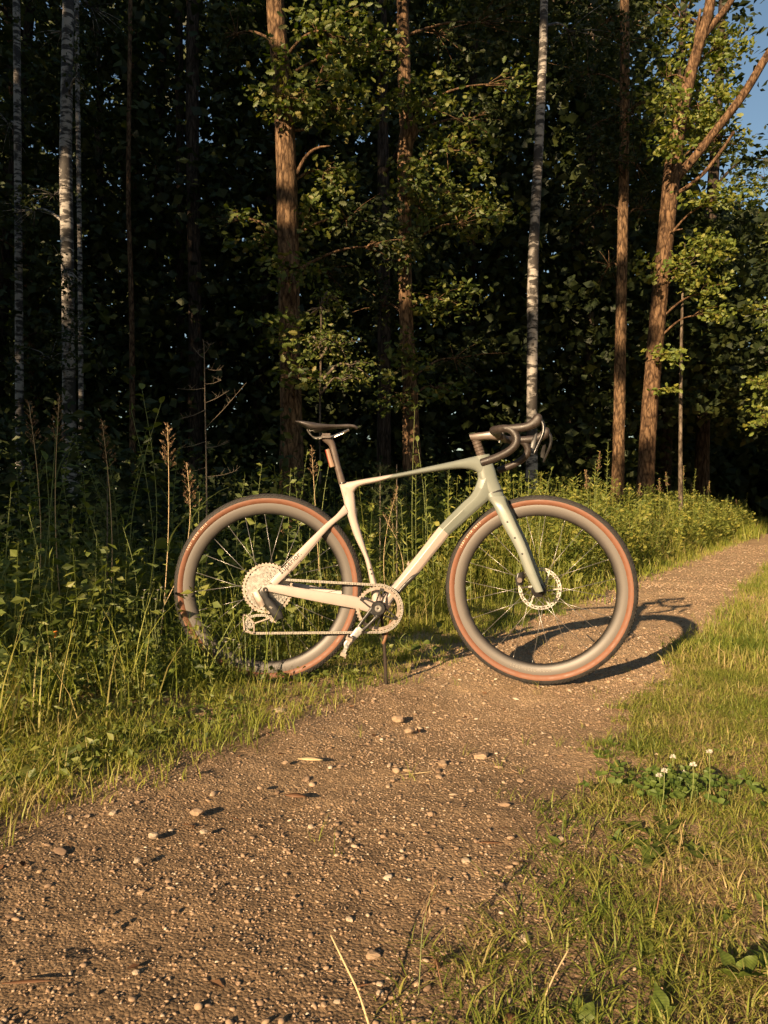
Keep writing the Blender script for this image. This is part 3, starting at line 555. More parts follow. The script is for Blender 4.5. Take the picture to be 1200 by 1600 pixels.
for o_, t_, k in [(7.0, -9, 0), (7.0, -5, 1), (5.8, -1, 2), (6.6, 3, 0), (6.0, 7, 1), (6.8, 11, 2), (6.2, 15, 0), (7.0, 20, 1), (9, -7, 1), (9.4, -2, 0), (9.2, 4, 2), (9.6, 9, 1), (9.8, 15, 0), (7.2, -14, 2), (10, -13, 1), (8.5, -19, 1)]:  # row added out of view to dim the sky light from the right
    o = copy_tree(protos[k]); xy = W2(o_, t_); o.location = (xy[0], xy[1], 0); o.rotation_euler = (0, 0, rng.rand() * 6.28); s = 1.15 + .3 * rng.rand(); o.scale = (s, s, 0.9 + .2 * rng.rand())
    tag(o, 'added unseen tree on the right, cutting down the sky fill', 'tree', 'added trees on the right')
def side_foliage():  # unseen leaf screens added to shade the wood, gaps cut for sun shafts
    mb = MB()
    shafts = []
    for px, py0, py1, d, hw in ((104, 232, 345, 10.2, .34), (107, 385, 480, 10.2, .14), (447, 190, 290, 8.8, .40), (452, 338, 352, 8.8, .14), (431, 15, 60, 8.8, .3), (530, 20, 110, 8.7, .25), (585, 330, 400, 9.2, .22), (515, 480, 590, 8.2, .16), (560, 560, 605, 8.2, .16), (500, 110, 150, 8.6, .10),
                                (632, 60, 125, 10, .14), (632, 433, 466, 10, .12), (642, 655, 705, 10, .14), (710, 170, 250, 9.9, .26), (740, 295, 350, 10.1, .34), (705, 455, 490, 10.1, .24), (800, 110, 150, 10.3, .2), (835, 560, 640, 10, .10), (833, 380, 470, 10, .08), (845, 60, 130, 10, .06), (971, 325, 400, 13, .2), (968, 490, 530, 13, .08), (964, 660, 700, 13, .06), (605, 535, 565, 12, .2), (60, 310, 340, 10.5, .3)):
        p0 = P3(px, py0, d); o_, t_ = OT(p0[0], p0[1]); shafts.append((o_, t_, pz(py1, d), p0[2], hw))
    def in_shaft(o_, t, z):
        m = np.zeros(len(o_), bool)
        for so, st_, z0, z1, hw in shafts:
            b_ = st_ - t; zc = z - b_ * .3161; m |= (np.abs(o_ - so + .0162 * b_) < hw + .16) & (zc > z0 - .12) & (zc < z1 + .12) & (b_ > 0)
        return m
    def put(n, o0, o1, t0, t1, z0, z1, size, thr, sd):
        o_ = o0 + (o1 - o0) * rng.rand(n); t = t0 + (t1 - t0) * rng.rand(n); z = z0 + (z1 - z0) * rng.rand(n); xy = W2(o_, t)
        # gaps run along the light so that shafts get through
        keep = (vnoise(o_ * 1.3, (z + (t - t0) * .317) * 1.0, sd) > thr) & ((xy[:, 1] < .2) | (xy[:, 0] < -.62 * xy[:, 1] - 1.0)) & ~in_shaft(o_, t, z); P = np.stack([xy[:, 0], xy[:, 1], z], 1)[keep]
        mb.add(scatter(FLAT[0], FLAT[1], P, leaf_frames(len(P), .1), size * (.5 + .7 * rng.rand(len(P)))))
    put(33000, -18, -6.6, -13, -2, .1, 20, .50, .12, 41)
    put(24000, -6.8, -3.7, -13, -4, .1, 19, .30, .30, 42)
    put(9500, -4.0, -2.70, -12, -6, 3.4, 16, .26, .24, 43)
    put(1500, -4.4, -2.45, -7.4, -5.2, 1.3, 3.0, .20, .46, 44)
    o = mb.build('shade_foliage', 'leaf_dark', smooth=False); tag(o, 'added unseen leaf screen on the left, shading the wood', 'foliage', kind='stuff')
side_foliage()
# far wood: a closed wall of leaves with a few sky holes
def far_wood():
    n = 156000; d = 22 + 14 * rng.rand(n); px = -260 + 1720 * rng.rand(n); px[-24000:] = -500 + 2700 * rng.rand(24000); py = -160 + 970 * rng.rand(n)
    k3 = 14000; d[-k3:] = 37 + 6 * rng.rand(k3); py[-k3:] = 330 + 480 * rng.rand(k3)
    k2 = 56000; d[:k2] = 14.5 + 7 * rng.rand(k2); py[:k2] = 330 + 490 * rng.rand(k2) ** .8; k4 = 46000; d[k2:k2 + k4] = 14.5 + 7 * rng.rand(k4); py[k2:k2 + k4] = -160 + 520 * rng.rand(k4)
    keep = np.ones(n, bool)
    for cx, cy, a, b, p in ((283, 115, 11, 150, .97), (325, 198, 30, 18, .85), (45, 60, 20, 60, .75), (150, 115, 50, 16, .7), (165, 160, 40, 14, .7), (10, 30, 30, 30, .7), (1010, 90, 40, 50, .75), (1130, 60, 90, 90, .9), (330, 60, 16, 70, .6)):
        keep &= ~((((px - cx) / a) ** 2 + ((py - cy) / b) ** 2 < 1) & (rng.rand(n) < p))
    keep &= ~((px > 1085) & (py < 330 - (px - 1085) * .0)); keep &= ~((px > 1000) & (py < 60) & (rng.rand(n) < .7))
    d, px, py = d[keep], px[keep], py[keep]; P = np.stack([px2(px, d), d, pz(py, d)], 1); P[:, 2] = np.maximum(P[:, 2], .1)
    k5 = 9000; d5 = 37.5 + 7 * rng.rand(k5); x5 = 1020 + 700 * rng.rand(k5); P = np.vstack([P, np.stack([px2(x5, d5), d5, .2 + 8 * rng.rand(k5)], 1)])   # where the path runs into the trees
    P += rng.normal(size=P.shape) * .15
    fo = OT(P[:, 0], P[:, 1])[0]; P = P[~((fo > -3.1) & (P[:, 2] < 2.6) & (P[:, 1] < 36))]           # the path corridor stays open
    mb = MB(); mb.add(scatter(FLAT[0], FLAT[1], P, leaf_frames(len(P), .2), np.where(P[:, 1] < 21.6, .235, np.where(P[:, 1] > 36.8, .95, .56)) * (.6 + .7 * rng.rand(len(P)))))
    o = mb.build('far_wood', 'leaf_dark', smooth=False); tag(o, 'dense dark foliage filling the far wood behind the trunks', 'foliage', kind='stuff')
far_wood()
# dark undergrowth between trunks
def undergrowth():
    mb = MB()
    for i in range(230):
        d = 5.0 + 12 * rng.rand() ** 1.3; px = -150 + 1330 * rng.rand(); x = px2(px, d); o_, t_ = OT(x, d)
        if o_ > -3.1 - .05 * d: continue
        hh = 0.5 + 1.5 * rng.rand() ** 1.6; r = .35 + .4 * rng.rand()
        leafmass(mb, (x, d, hh * .55), (r, r, hh * .55), 210, 0.075 + .03 * rng.rand(), LEAF, 10, .14)
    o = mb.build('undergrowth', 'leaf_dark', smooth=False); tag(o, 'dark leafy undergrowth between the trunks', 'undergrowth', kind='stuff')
undergrowth()

# ------------------------------------------------------------------ bicycle
BD, BX = 2.755, 0.07                                        # bike plane distance, origin x
bike = empty('bicycle', (BX, BD, 0))
tag(bike, 'beige and sage green gravel bicycle standing across the path edge', 'bicycle')
def B(px, py, v=0.0):                                       # photo measure -> bike coordinates (x forward, -v towards viewer, z up)
    d = BD - v; return A((px - 600) / F * d - BX, -v, CAM_H - (py - 800) / F * d)
def S(t, b, hw, v=0.0, e=2.4): return (B(*t, v), B(*b, v), hw, e)

# frame -------------------------------------------------------
fr = MB()
_h = [(1, .0), (1, .42), (.93, .52), (.42, .97), (.30, 1), (-.55, .86), (-.68, .80), (-.98, .52), (-1, .42), (-1, 0)]
HEX = _h + [(a, -b) for a, b in _h[-2:0:-1]]
fr.add(loft([S((530, 756), (553, 766), .0155, 0, 2.6), S((536, 778), (554.5, 777), .015), S((540, 795), (558, 808), .0165), S((552, 834), (565, 833), .0165), S((566, 864), (574, 863), .016), S((571.5, 879), (579.5, 878), .017), S((578, 910), (588, 908), .021), S((581, 940), (598, 938), .027)], 20, 6))
fr.add(loft([S((531, 755), (545, 785), .0150), S((548, 752.5), (556, 765), .0155), S((566, 749), (566, 758.7), .0165), S((590, 745), (588, 754), .0175), S((616, 740.6), (600, 750.6), .0180)], 20, 6))
fr.add(loft([S((616, 740.6), (600, 750.6), .0181), S((640, 735.7), (634, 744.5), .0185), S((667, 729.5), (667, 739), .019), S((695, 723.5), (697, 734.5), .0195), S((720, 718), (722, 732.5), .020), S((742, 713), (742, 736), .0205), S((757, 711), (752, 748), .021)], 20, 6), 1)
fr.add(loft([S((741, 713.5), (765, 709.5), .0205, 0, 2.6), S((743, 724), (769, 721), .021), S((745.5, 738), (773.5, 734), .022), S((748, 752), (778, 750), .024), S((758, 772), (784.3, 765), .0275)], 22, 6, lat=(0, 1, 0)), 1)
fr.add(loft([S((748, 742), (780, 762), .0235, 0, 3), S((744, 757), (768, 776), .0265, 0, 3.2), S((736, 773), (756, 787), .028, 0, 3.4), S((723.5, 784.8), (742.5, 799), .028, 0, 3.6), S((710.5, 797.8), (728.5, 811.6), .028, 0, 3.6), S((697.5, 810.8), (714.5, 824.2), .028, 0, 3.6), S((686, 823), (701.2, 836.1), .028, 0, 3.6)], 28, 6, sect=HEX), 1)
fr.add(loft([S((686, 823), (701.2, 836.1), .0281, 0, 3.6), S((672.6, 839.4), (689.4, 851.2), .028, 0, 3.6), S((660, 856), (677, 866), .028, 0, 3.6), S((636, 886), (654, 895), .028, 0, 3.4), S((613, 915), (627, 922), .028, 0, 3), S((588, 942), (604, 956), .030, 0, 2.4)], 28, 6, sect=HEX), 0)
# bottom bracket shell
fr.add(lathe_y([(0, -.040), (.022, -.040), (.023, -.036), (.023, .036), (.022, .040), (0, .040)], 28, B(591, 950.5)))
# stays, both sides; the wishbone at the seat tube
for f in (lambda q: q, mir):
    fr.add(f(loft([S((538, 789), (545, 801), .008, .010, 2.4), S((525, 804.5), (531, 811), .0065, .022), S((506.5, 820.5), (512, 828), .0060, .033), S((466.5, 860), (476, 869), .0065, .050), S((441, 888), (450, 897), .0065, .060), S((422, 908), (431, 916), .007, .066)], 16, 6)))
    fr.add(f(loft([S((414, 914), (416, 924), .006, .067), S((427, 912.5), (424, 925), .0065, .067), S((457, 916.5), (459, 932.7), .0065, .066), S((510, 925), (505, 942), .0070, .058), S((557, 932), (556, 951.5), .0085, .044), S((588, 944), (588, 960), .012, .032)], 16, 6)))
    fr.add(f(lathe_y([(0, -.0735), (.0125, -.0735), (.0135, -.071), (.0135, -.061), (0, -.061)], 24, A(B(419.5, 917)[0], 0, B(419.5, 917)[2]))))
fr.build('frame', ['paint_cream', 'paint_sage'], bike, sharp=24)
# dark guard under the down tube
mb = MB(); mb.add(loft([S((648, 895.5), (657, 893.5), .021, 0, 3), S((640, 900), (650, 901), .0285, 0, 3.2), S((622, 919), (633, 918), .0285, 0, 3), S((604, 943), (614, 940), .0285, 0, 3)], 20, 5)); mb.build('down_tube_guard', 'black_metal', bike)
# bosses on the seat tube
for q in ((578.7, 889.5), (580.5, 896.5)):
    mb = MB(); mb.add(lathe_y([(0, -.0035), (.0028, -.0035), (.0036, -.0015), (.0036, .004)], 12)); mb.build('bolt', 'black_metal', bike, loc=B(*q, .0165))
# seat collar line
mb = MB(); mb.add(loft([S((529.6, 754.6), (541, 752.6), .0145), S((530.2, 756.6), (542, 754.6), .0155)], 18, 2)); mb.build('seat_collar', 'black_metal', bike)
# lettering along the seat stay, small print on the seat tube
def text_mesh(body, size, mat, ext=0.0002):
    cu = bpy.data.curves.new('lettering', 'FONT'); cu.body = body; cu.size = size; cu.extrude = ext; cu.resolution_u = 3
    t = bpy.data.objects.new('lettering', cu); COL.objects.link(t); bpy.context.view_layer.update()
    me = bpy.data.meshes.new_from_object(t.evaluated_get(bpy.context.evaluated_depsgraph_get())); bpy.data.objects.remove(t); bpy.data.curves.remove(cu)
    me.materials.clear(); me.materials.append(M[mat]); me.name = 'lettering'; return me
def place_text(me, p0, p1, hgt_up, parent, length):
    p0, p1 = np.asarray(p0), np.asarray(p1); x = unit(p1 - p0); n = unit(np.cross(x, hgt_up)); u = np.cross(n, x)
    co = np.zeros(len(me.vertices) * 3); me.vertices.foreach_get('co', co); co = co.reshape(-1, 3); w = co[:, 0].max() - co[:, 0].min(); s = length / w
    co = (co - A(co[:, 0].min(), 0, 0)) * A(s, s, 1); V = p0 + co[:, :1] * x + co[:, 1:2] * u + co[:, 2:] * n
    me.vertices.foreach_set('co', V.ravel().astype(np.float32)); me.update(); return obj('lettering', me, parent)
t0, t1 = B(440.2, 897.0, .0700), B(471.5, 866.3, .0575)
place_text(text_mesh('superior.', .02, 'print_black'), t0, t1, A(-.66, 0, .75), bike, float(np.linalg.norm(t1 - t0)))
mb = MB()
for k in range(4): mb.add(box(B(557.0 - .2 * k + .8 * (k % 2), 795 + 3.2 * k, .0164), (.0075 - .002 * (k % 2), .0012, .0032)))
mb.build('lettering', 'print_black', bike, smooth=False)

# seat post, saddle, rear lamp --------------------------------
mb = MB()
mb.add(loft([S((529.5, 757), (541, 755), .0125), S((524, 735), (534, 733), .0125), S((517, 708), (527, 705), .0125), S((513.5, 697), (523.5, 692), .013), S((503, 688), (520, 686), .014), S((500, 685.6), (519, 684), .016)], 18, 6))
for f in (lambda q: q, mir): mb.add(f(box((B(510, 683.2)[0], -.019, B(510, 683.2)[2]), (.034, .012, .010))))
mb.add(box(B(510.5, 679.6), (.030, .05, .006)))
mb.build('seat_post', 'stem_alloy', bike)
sd = MB()
sd.add(loft([S((463, 659.6), (465, 662), .052), S((468, 659.2), (470, 665), .064), S((477, 659.4), (479, 669.5), .070), S((489, 660.6), (489, 674.5), .070, 0, 2.2), S((499, 662.2), (498, 675), .060, 0, 2.2), S((511, 663.2), (512, 671.8), .040, 0, 2.2), S((528, 663.4), (529, 669.6), .024, 0, 2.4), S((545, 662.8), (545, 668.6), .019, 0, 2.4), S((555, 664.4), (554, 669.6), .017, 0, 2.4), S((560, 668.4), (557.5, 671.4), .010)], 24, 6))
saddle = sd.build('saddle', 'saddle_skin', bike, sharp=70)
for s in (1, -1):
    mb = MB(); mb.add(tube([A(1, s, 1) * B(x, y, v) for x, y, v in ((480, 671, .030), (484, 677.5, .026), (492, 683.6, .022), (506, 682.6, .022), (519, 681.6, .022), (531, 677.5, .018), (545, 671.2, .010))], .0036, 8, 5)); mb.build('saddle_rail', 'steel', saddle)
mb = MB(); mb.add(loft([(B(509, 703.2), B(515.5, 701.6), .017, 5), (B(512.5, 717), B(519.5, 715.4), .017, 5), (B(516, 730.8), B(524, 728.8), .017, 5)], 20, 3)); lamp = mb.build('rear_lamp', 'lamp_case', bike)
mb = MB(); mb.add(loft([(B(508.2, 704), B(509.6, 703.5), .013, 4), (B(515.3, 730.4), B(516.6, 730), .013, 4)], 12, 3)); mb.build('lens', 'lamp_lens', lamp)

# wheels ------------------------------------------------------
WR = 0.350
def rim_mesh():
    prof = [(.318, -.0125), (.3175, -.0150), (.310, -.0156), (.300, -.0152), (.290, -.0132), (.281, -.0098), (.2755, -.0058), (.2735, 0.0)]
    prof = prof + [(r, -y) for r, y in prof[-2::-1]] + [(.312, .0115), (.312, -.0115), (.318, -.0125)]
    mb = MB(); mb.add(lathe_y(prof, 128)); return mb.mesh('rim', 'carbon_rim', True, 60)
def tyre_meshes():
    rc, rt = .3295, .0208
    pts = [(rc + rt * math.cos(a), rt * 1.06 * math.sin(a)) for a in np.linspace(rad(148), rad(76), 9)]          # tan sidewall
    mb = MB(); mb.add(lathe_y(pts, 128)); mb.add(lathe_y([(r, -y) for r, y in pts[::-1]], 128)); side = mb.mesh('tyre', 'rubber_tan', True, None)
    tp = [(rc + (rt + .0004) * math.cos(a), (rt + .0004) * 1.06 * math.sin(a)) for a in np.linspace(rad(79), rad(-79), 17)]
    mb = MB(); mb.add(lathe_y(tp, 128))
    kn = 150                                                     # small side knobs, three staggered rows a side, and centre file tread
    for sgn in (1, -1):
        for row, (a, w, l) in enumerate(((68, .0050, .0066), (50, .0042, .0060), (33, .0036, .0058))):
            ar = rad(a) * sgn; th = (np.arange(kn) + .5 * (row % 2)) * 2 * math.pi / kn; r = rc + (rt + .0008) * math.cos(ar); y = rt * 1.06 * math.sin(ar)
            b, T = box((0, 0, 0), (1, 1, 1)); Pn = np.stack([np.cos(th) * r, np.full(kn, y), np.sin(th) * r], 1)
            nrm = np.stack([np.cos(th) * math.cos(ar), np.full(kn, math.sin(ar)), np.sin(th) * math.cos(ar)], 1); tng = np.stack([-np.sin(th), np.zeros(kn), np.cos(th)], 1)
            mb.add(scatter(b, T, Pn, np.stack([tng, np.cross(nrm, tng), nrm], 2), np.tile(A(l, w, .0028), (kn, 1))))
    tread = mb.mesh('tread', 'rubber_tread', True, 35)
    return side, tread
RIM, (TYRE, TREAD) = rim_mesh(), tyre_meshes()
def spoke_meshes():
    out = []
    for side, off in ((-1, 1), (-1, -1), (1, 1), (1, -1)):
        a = rad(78) * off; p0 = A(.024 * math.cos(a), side * .027, .024 * math.sin(a)); p1 = A(.276, side * .003, 0)
        mb = MB(); mb.add(tube([p0, p1], .00105, 6)); mb.add(tube([p1 - (p1 - p0) * .045, p1], .0016, 6)); out.append(mb.mesh('spoke', 'spoke_metal', True, None))
    return out
SPK = spoke_meshes()
def rotor_mesh(R, y):
    mb = MB(); n = 96
    for a, b in ((R, R - .0045), (R - .0085, R - .0135)): mb.add(gear(np.full(n, a) , b, .0018, y=y))
    for k in range(30):                                              # bridges between the two rings leave the vent slots
        th = k * 2 * math.pi / 30; c, s = math.cos(th), math.sin(th); r = R - .0065
        mb.add(box((c * r, y, s * r), (.0055, .0018, .0072), [[c, 0, -s], [0, 1, 0], [s, 0, c]]))
    for k in range(6):
        th = k * math.pi / 3; p0 = A(math.cos(th - .55) * .018, y, math.sin(th - .55) * .018); p1 = A(math.cos(th) * (R - .012), y, math.sin(th) * (R - .012)); x = unit(p1 - p0); mb.add(box((p0 + p1) / 2, (np.linalg.norm(p1 - p0), .0018, .006), np.stack([x, A(0, 1, 0), np.cross(x, A(0, 1, 0))], 1)))
    mb.add(gear(np.full(48, .024), .012, .004, y=y)); return mb
def make_wheel(loc, yaw, label, rot, hubprof):
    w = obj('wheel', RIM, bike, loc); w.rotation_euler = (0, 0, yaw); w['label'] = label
    ty = obj('tyre', TYRE, w); obj('tread', TREAD, w)
    for k in range(24):
        s = obj('spoke', SPK[k % 4], w); s.rotation_euler = (0, -2 * math.pi * k / 24 + rot, 0)
    mb = MB(); mb.add(lathe_y(hubprof, 28)); mb.build('hub', 'black_gloss', w)
    # pale print arc on the tyre wall and tone-on-tone print at the rim
    for a0, a1, r0, r1, mat, y in ((rad(128 + rot * 20), rad(150 + rot * 20), .3255, .3315, 'print_cream', None), (rad(-112), rad(-82), .292, .303, 'print_grey', -.0157)):
        mb = MB(); th = np.linspace(a1, a0, 15)
        for i, t in enumerate(th):
            if i % 5 == 4: continue
            wd = abs(a1 - a0) / 15 * (.35 + .35 * ((i * 7) % 3) / 2); rr = (r0 + r1) / 2; c, s = math.cos(t), math.sin(t)
            yy = -.0226 if y is None else y - .0004
            for q in (0, 1):
                mb.add(box((c * (rr + (q - .5) * (r1 - r0) * .62), yy, s * (rr + (q - .5) * (r1 - r0) * .62)), ((r1 - r0) * .30, .0006, wd * rr), [[c, 0, -s], [0, 1, 0], [s, 0, c]]))
        mb.build('lettering', mat, w, smooth=False)
    return w
HUBF = [(0, -.052), (.008, -.052), (.009, -.036), (.0255, -.030), (.0255, -.026), (.014, -.020), (.013, .020), (.0265, .026), (.0265, .030), (.017, .036), (.012, .052), (0, .052)]
HUBR = [(0, -.060), (.009, -.060), (.016, -.040), (.0275, -.022), (.0275, -.018), (.016, -.012), (.016, .018), (.0265, .026), (.0265, .030), (.012, .040), (.010, .060), (0, .060)]
STEER = rad(16)
FH = A(.575 - BX, 2.745 - BD, .348); RH = A(B(419.5, 916.5)[0], 0, .354)
wf = make_wheel(FH, -STEER, 'front wheel with tan tyre walls and deep grey rim', rad(5), HUBF)
wr = make_wheel(RH, 0, 'rear wheel with tan tyre walls, partly behind grass', rad(12), HUBR)
rotor_mesh(.080, .044).build('brake_rotor', 'steel_bright', wf, smooth=False)
rotor_mesh(.080, .044).build('brake_rotor', 'steel_bright', wr, smooth=False)
mb = MB(); mb.add(tube([A(.270, 0, 0), A(.262, 0, 0), A(.232, 0, 0)], [.0032, .0026, .0022], 8)); vs = mb.build('valve', 'black_metal', wf); vs.rotation_euler = (0, rad(43), 0)
mb = MB(); mb.add(tube([A(.270, 0, 0), A(.262, 0, 0), A(.232, 0, 0)], [.0032, .0026, .0022], 8)); vs = mb.build('valve', 'black_metal', wr); vs.rotation_euler = (0, rad(130), 0)

# steering group: axis through px (744, 690) at the top ---------
CS, SN = math.cos(STEER), math.sin(STEER)
AX = B(744, 690); FW = A(CS, -SN, 0); LT = A(-SN, -CS, 0)       # forward, towards viewer
def Q(px, py, l):                                               # photo measure at lateral l of the turned bar
    k = (px - 600) / F; s = (k * (BD - l * CS) - (AX[0] + BX) + l * SN) / (CS + k * SN)
    p = AX + FW * s + LT * l; d = BD + p[1]; return A(p[0], p[1], CAM_H - (py - 800) / F * d)
def SL(p): r = p - AX; return np.dot(r, FW), np.dot(r, LT), p[2]
def QS(s, l, z): return A(AX[0], AX[1], 0) + FW * s + LT * l + A(0, 0, z)
def far(p): s, l, z = SL(p); return QS(s, -l, z)
# steerer spacers + stem
mb = MB()
sp0, sp1 = B(752.5, 714), B(742.5, 684)
for i in range(6):
    a = sp0 + (sp1 - sp0) * i / 6; b = sp0 + (sp1 - sp0) * (i + .86) / 6; mb.add(tube([a, a + (b - a) * .15, b - (b - a) * .15, b], [.0150, .0165, .0165, .0150], 20))
mb.add(tube([sp0 - (sp1 - sp0) * .1, sp1], .0143, 16)); mb.build('spacer_stack', 'stem_alloy', bike)
cs, cl, cz = SL(Q(771, 673, .15)); clamp = QS(cs, 0, cz)
st0 = B(739.5, 684)
mb = MB()
mb.add(loft([(st0 + A(-.014, 0, .012), st0 + A(-.006, 0, -.011), .0165, 4), (st0 + A(.01, -.002, .0165), st0 + A(.016, -.003, -.012), .0185, 4), (st0 * .5 + clamp * .5 + A(0, 0, .0165), st0 * .5 + clamp * .5 + A(0, 0, -.013), .018, 4), (clamp + A(0, 0, .020), clamp + A(0, 0, -.020), .021, 4), (clamp + FW * .018 + A(0, 0, .016), clamp + FW * .018 + A(0, 0, -.018), .021, 4)], 20, 5, lat=LT))
stem = mb.build('stem', 'stem_alloy', bike)
mb = MB(); mb.add(tube([clamp + FW * .004 + A(0, 0, -.021) + LT * .012, clamp + FW * .004 + A(0, 0, -.028) + LT * .012], .0035, 8)); mb.build('bolt', 'steel', stem)
# handlebar: tops, ramps and both drops in one taped tube
near = [Q(771, 673, .15), Q(776, 671.5, .182), Q(786, 669.8, .200), Q(796, 670.8, .207), Q(804, 677.5, .211), Q(807.3, 687, .214), Q(803.5, 697, .217), Q(794, 705.5, .221), Q(780, 713, .225), Q(766, 718.6, .229), Q(752.6, 723, .232)]
RB = [.0145] * 2 + [.0138] * 5 + [.0136] * 4
pts = [far(p) for p in near[::-1]] + [clamp + LT * -.06, clamp + LT * .06] + near
mb = MB(); mb.add(tube(pts, RB[::-1] + [.0150, .0150] + RB, 16, 6)); bar = mb.build('handlebar', 'bar_tape', bike, sharp=70)
# wraps of the tape: thin raised spiral edges on the drops
def hood(side):
    f = (lambda p: p) if side > 0 else far
    mb = MB()
    H = [(Q(789, 664.6, .203), Q(790, 675.4, .203), .0150), (Q(806, 662.4, .206), Q(808, 676.2, .206), .0165), (Q(821, 660.6, .208), Q(823, 673.4, .208), .0165), (Q(829.5, 655.5, .209), Q(835, 669.5, .209), .016), (Q(834, 650, .209), Q(844, 664, .209), .0155), (Q(838.5, 646.6, .209), Q(847.5, 656.5, .209), .0135), (Q(843, 646.4, .209), Q(847, 650, .209), .007)]
    mb.add(loft([(f(a), f(b), w, 2.4) for a, b, w in H], 18, 6, lat=LT)); h = mb.build('brake_hood', 'bar_tape', bike, sharp=70)
    mb = MB()
    Lv = [(Q(843.5, 655, .209), .0065), (Q(848.3, 662, .210), .0065), (Q(849.2, 672, .212), .006), (Q(846.5, 682, .214), .0058), (Q(841.5, 693, .218), .0052), (Q(836.5, 704, .222), .0046), (Q(834.5, 708.5, .224), .003)]
    pp = np.array([f(p) for p, r in Lv]); rr = np.array([r for p, r in Lv])
    V = MB(); vt = tube(pp, rr, 12, 6); mb.add(vt); mb.build('brake_lever', 'black_gloss', bike, sharp=70)
    mb = MB()                                                       # shift paddle behind the lever
    mb.add(loft([(f(Q(840, 676, .214)), f(Q(834, 680, .214)), .004, 3), (f(Q(838, 690, .222)), f(Q(830, 690, .222)), .003, 3), (f(Q(835, 702, .226)), f(Q(829, 699, .226)), .002, 3)], 12, 4, lat=LT)); mb.build('shift_paddle', 'black_metal', h)
    mb = MB(); e = f(near[-1]); e0 = f(near[-2]); x = unit(e - e0); mb.add(tube([e - x * .001, e + x * .003, e + x * .0045], [.0135, .0125, .006], 14)); mb.build('bar_end_plug', 'black_metal', bar)
hood(1); hood(-1)

# fork: crown and two legs down to the front hub ----------------
fk = MB()
crown_t, crown_b = B(771, 768), B(776, 786)
fk.add(loft([(B(759, 772.8), B(784.8, 766), .027, 2.6), (B(761, 777), B(787.2, 772), .029, 2.6), (B(765, 783), B(790, 781), .033, 2.6), (B(770, 789), B(792, 787), .040, 2.6)], 22, 4, lat=LT))
for s in (1, -1):
    off = lambda l: LT * (l * s)
    c0 = B(775, 780); hub = FH
    # stations by photo measure on the near leg, then carried to the far leg by the same sideways shift
    st = [((763, 777), (788.5, 775), .016, .020), ((769.5, 788), (792.5, 788), .014, .033), ((778, 805), (799.5, 803), .0115, .040), ((786, 821.5), (806.5, 818.5), .0105, .044), ((806, 858), (821.5, 851.5), .0095, .050), ((823, 899), (836.5, 891.5), .009, .0545), ((836.5, 925.5), (849, 923.5), .009, .056)]
    LS = []
    for a, b, hw, l in st:
        pa, pb = Q(*a, l), Q(*b, l)
        if s < 0: pa, pb = pa - LT * 2 * l, pb - LT * 2 * l
        LS.append((pa, pb, hw, 2.8))
    fk.add(loft(LS, 18, 5, lat=LT))
fork = fk.build('fork', 'paint_sage', bike, sharp=60)
for q, l in (((792.7, 815.6), .0530), ((804.3, 840.4), .0585), ((815.8, 865.2), .0615)):
    mb = MB(); mb.add(lathe_y([(0, -.0030), (.0026, -.0030), (.0036, -.0012), (.0036, .005)], 12)); b = mb.build('bolt', 'black_metal', fork, loc=Q(*q, l)); b.rotation_euler = (0, 0, -STEER)
mb = MB(); mb.add(tube([B(756, 773.6) + LT * .0, B(757, 773.5)], .001, 4)); 
mb = MB(); mb.add(loft([(B(757.6, 771.2), B(785.6, 763.8), .0272, 2.5), (B(758.0, 773.2), B(785.9, 765.8), .0282, 2.5)], 22, 2)); mb.build('headset_seal', 'black_metal', bike)
# front brake caliper on the far leg
mb = MB(); cp = Q(816, 905, -.055)
mb.add(loft([(cp + A(-.020, 0, .022), cp + A(.006, 0, .030), .018, 3.5), (cp + A(-.026, 0, .002), cp + A(.006, 0, .004), .019, 3.5), (cp + A(-.022, 0, -.024), cp + A(.002, 0, -.020), .016, 3.5)], 18, 4, lat=LT))
cal = mb.build('brake_caliper', 'black_metal', bike)
mb = MB(); mb.add(lathe_y([(0, -.004), (.009, -.004), (.0105, -.002), (.0105, .006)], 20)); b = mb.build('piston_cap', 'stem_alloy', cal, loc=cp + LT * .020 + A(-.008, 0, -.002)); b.rotation_euler = (0, 0, -STEER)

# drivetrain --------------------------------------------------
RV = lambda r: r
cas = empty('cassette', RH, bike)
cogs = [44, 38, 33, 28, 24, 21, 19, 17, 15, 13, 11, 10]
for i, nt_ in enumerate(cogs):
    r = .0935 * nt_ / 44 if i < 6 else .0021 * nt_ + .0008; y = -.0215 - i * .0028
    ro = teeth(nt_, r + .0015, .0042); inner = max(.010, r - (.016 if i == 0 else .0125))
    if i == 0: inner = r - .010
    mb = MB(); mb.add(gear(ro, inner, .0016, y=y))
    if i < 9:                                                        # openwork spider: short bridges leave the dark holes
        m = max(10, nt_ // 2)
        for k in range(m):
            th = k * 2 * math.pi / m + i * .2; rr = inner - .0035; c, s = math.cos(th), math.sin(th); mb.add(box((c * rr, y, s * rr), (.0075, .0016, .0042), [[c, 0, -s], [0, 1, 0], [s, 0, c]]))
        mb.add(gear(np.full(64, inner - .0065), max(.012, inner - .012), .0016, y=y))
    mb.build('sprocket', 'steel_brown' if i == 0 else 'steel_bright', cas, smooth=False)
mb = MB(); mb.add(lathe_y([(.009, -.0555), (.016, -.0555), (.018, -.053), (.018, -.018)], 32)); mb.build('lock_ring', 'steel_bright', cas)
mb = MB(); mb.add(lathe_y([(.0035, -.0770), (.008, -.0770), (.0095, -.0755), (.0095, -.070)], 20, RH)); mb.build('axle', 'black_metal', bike)

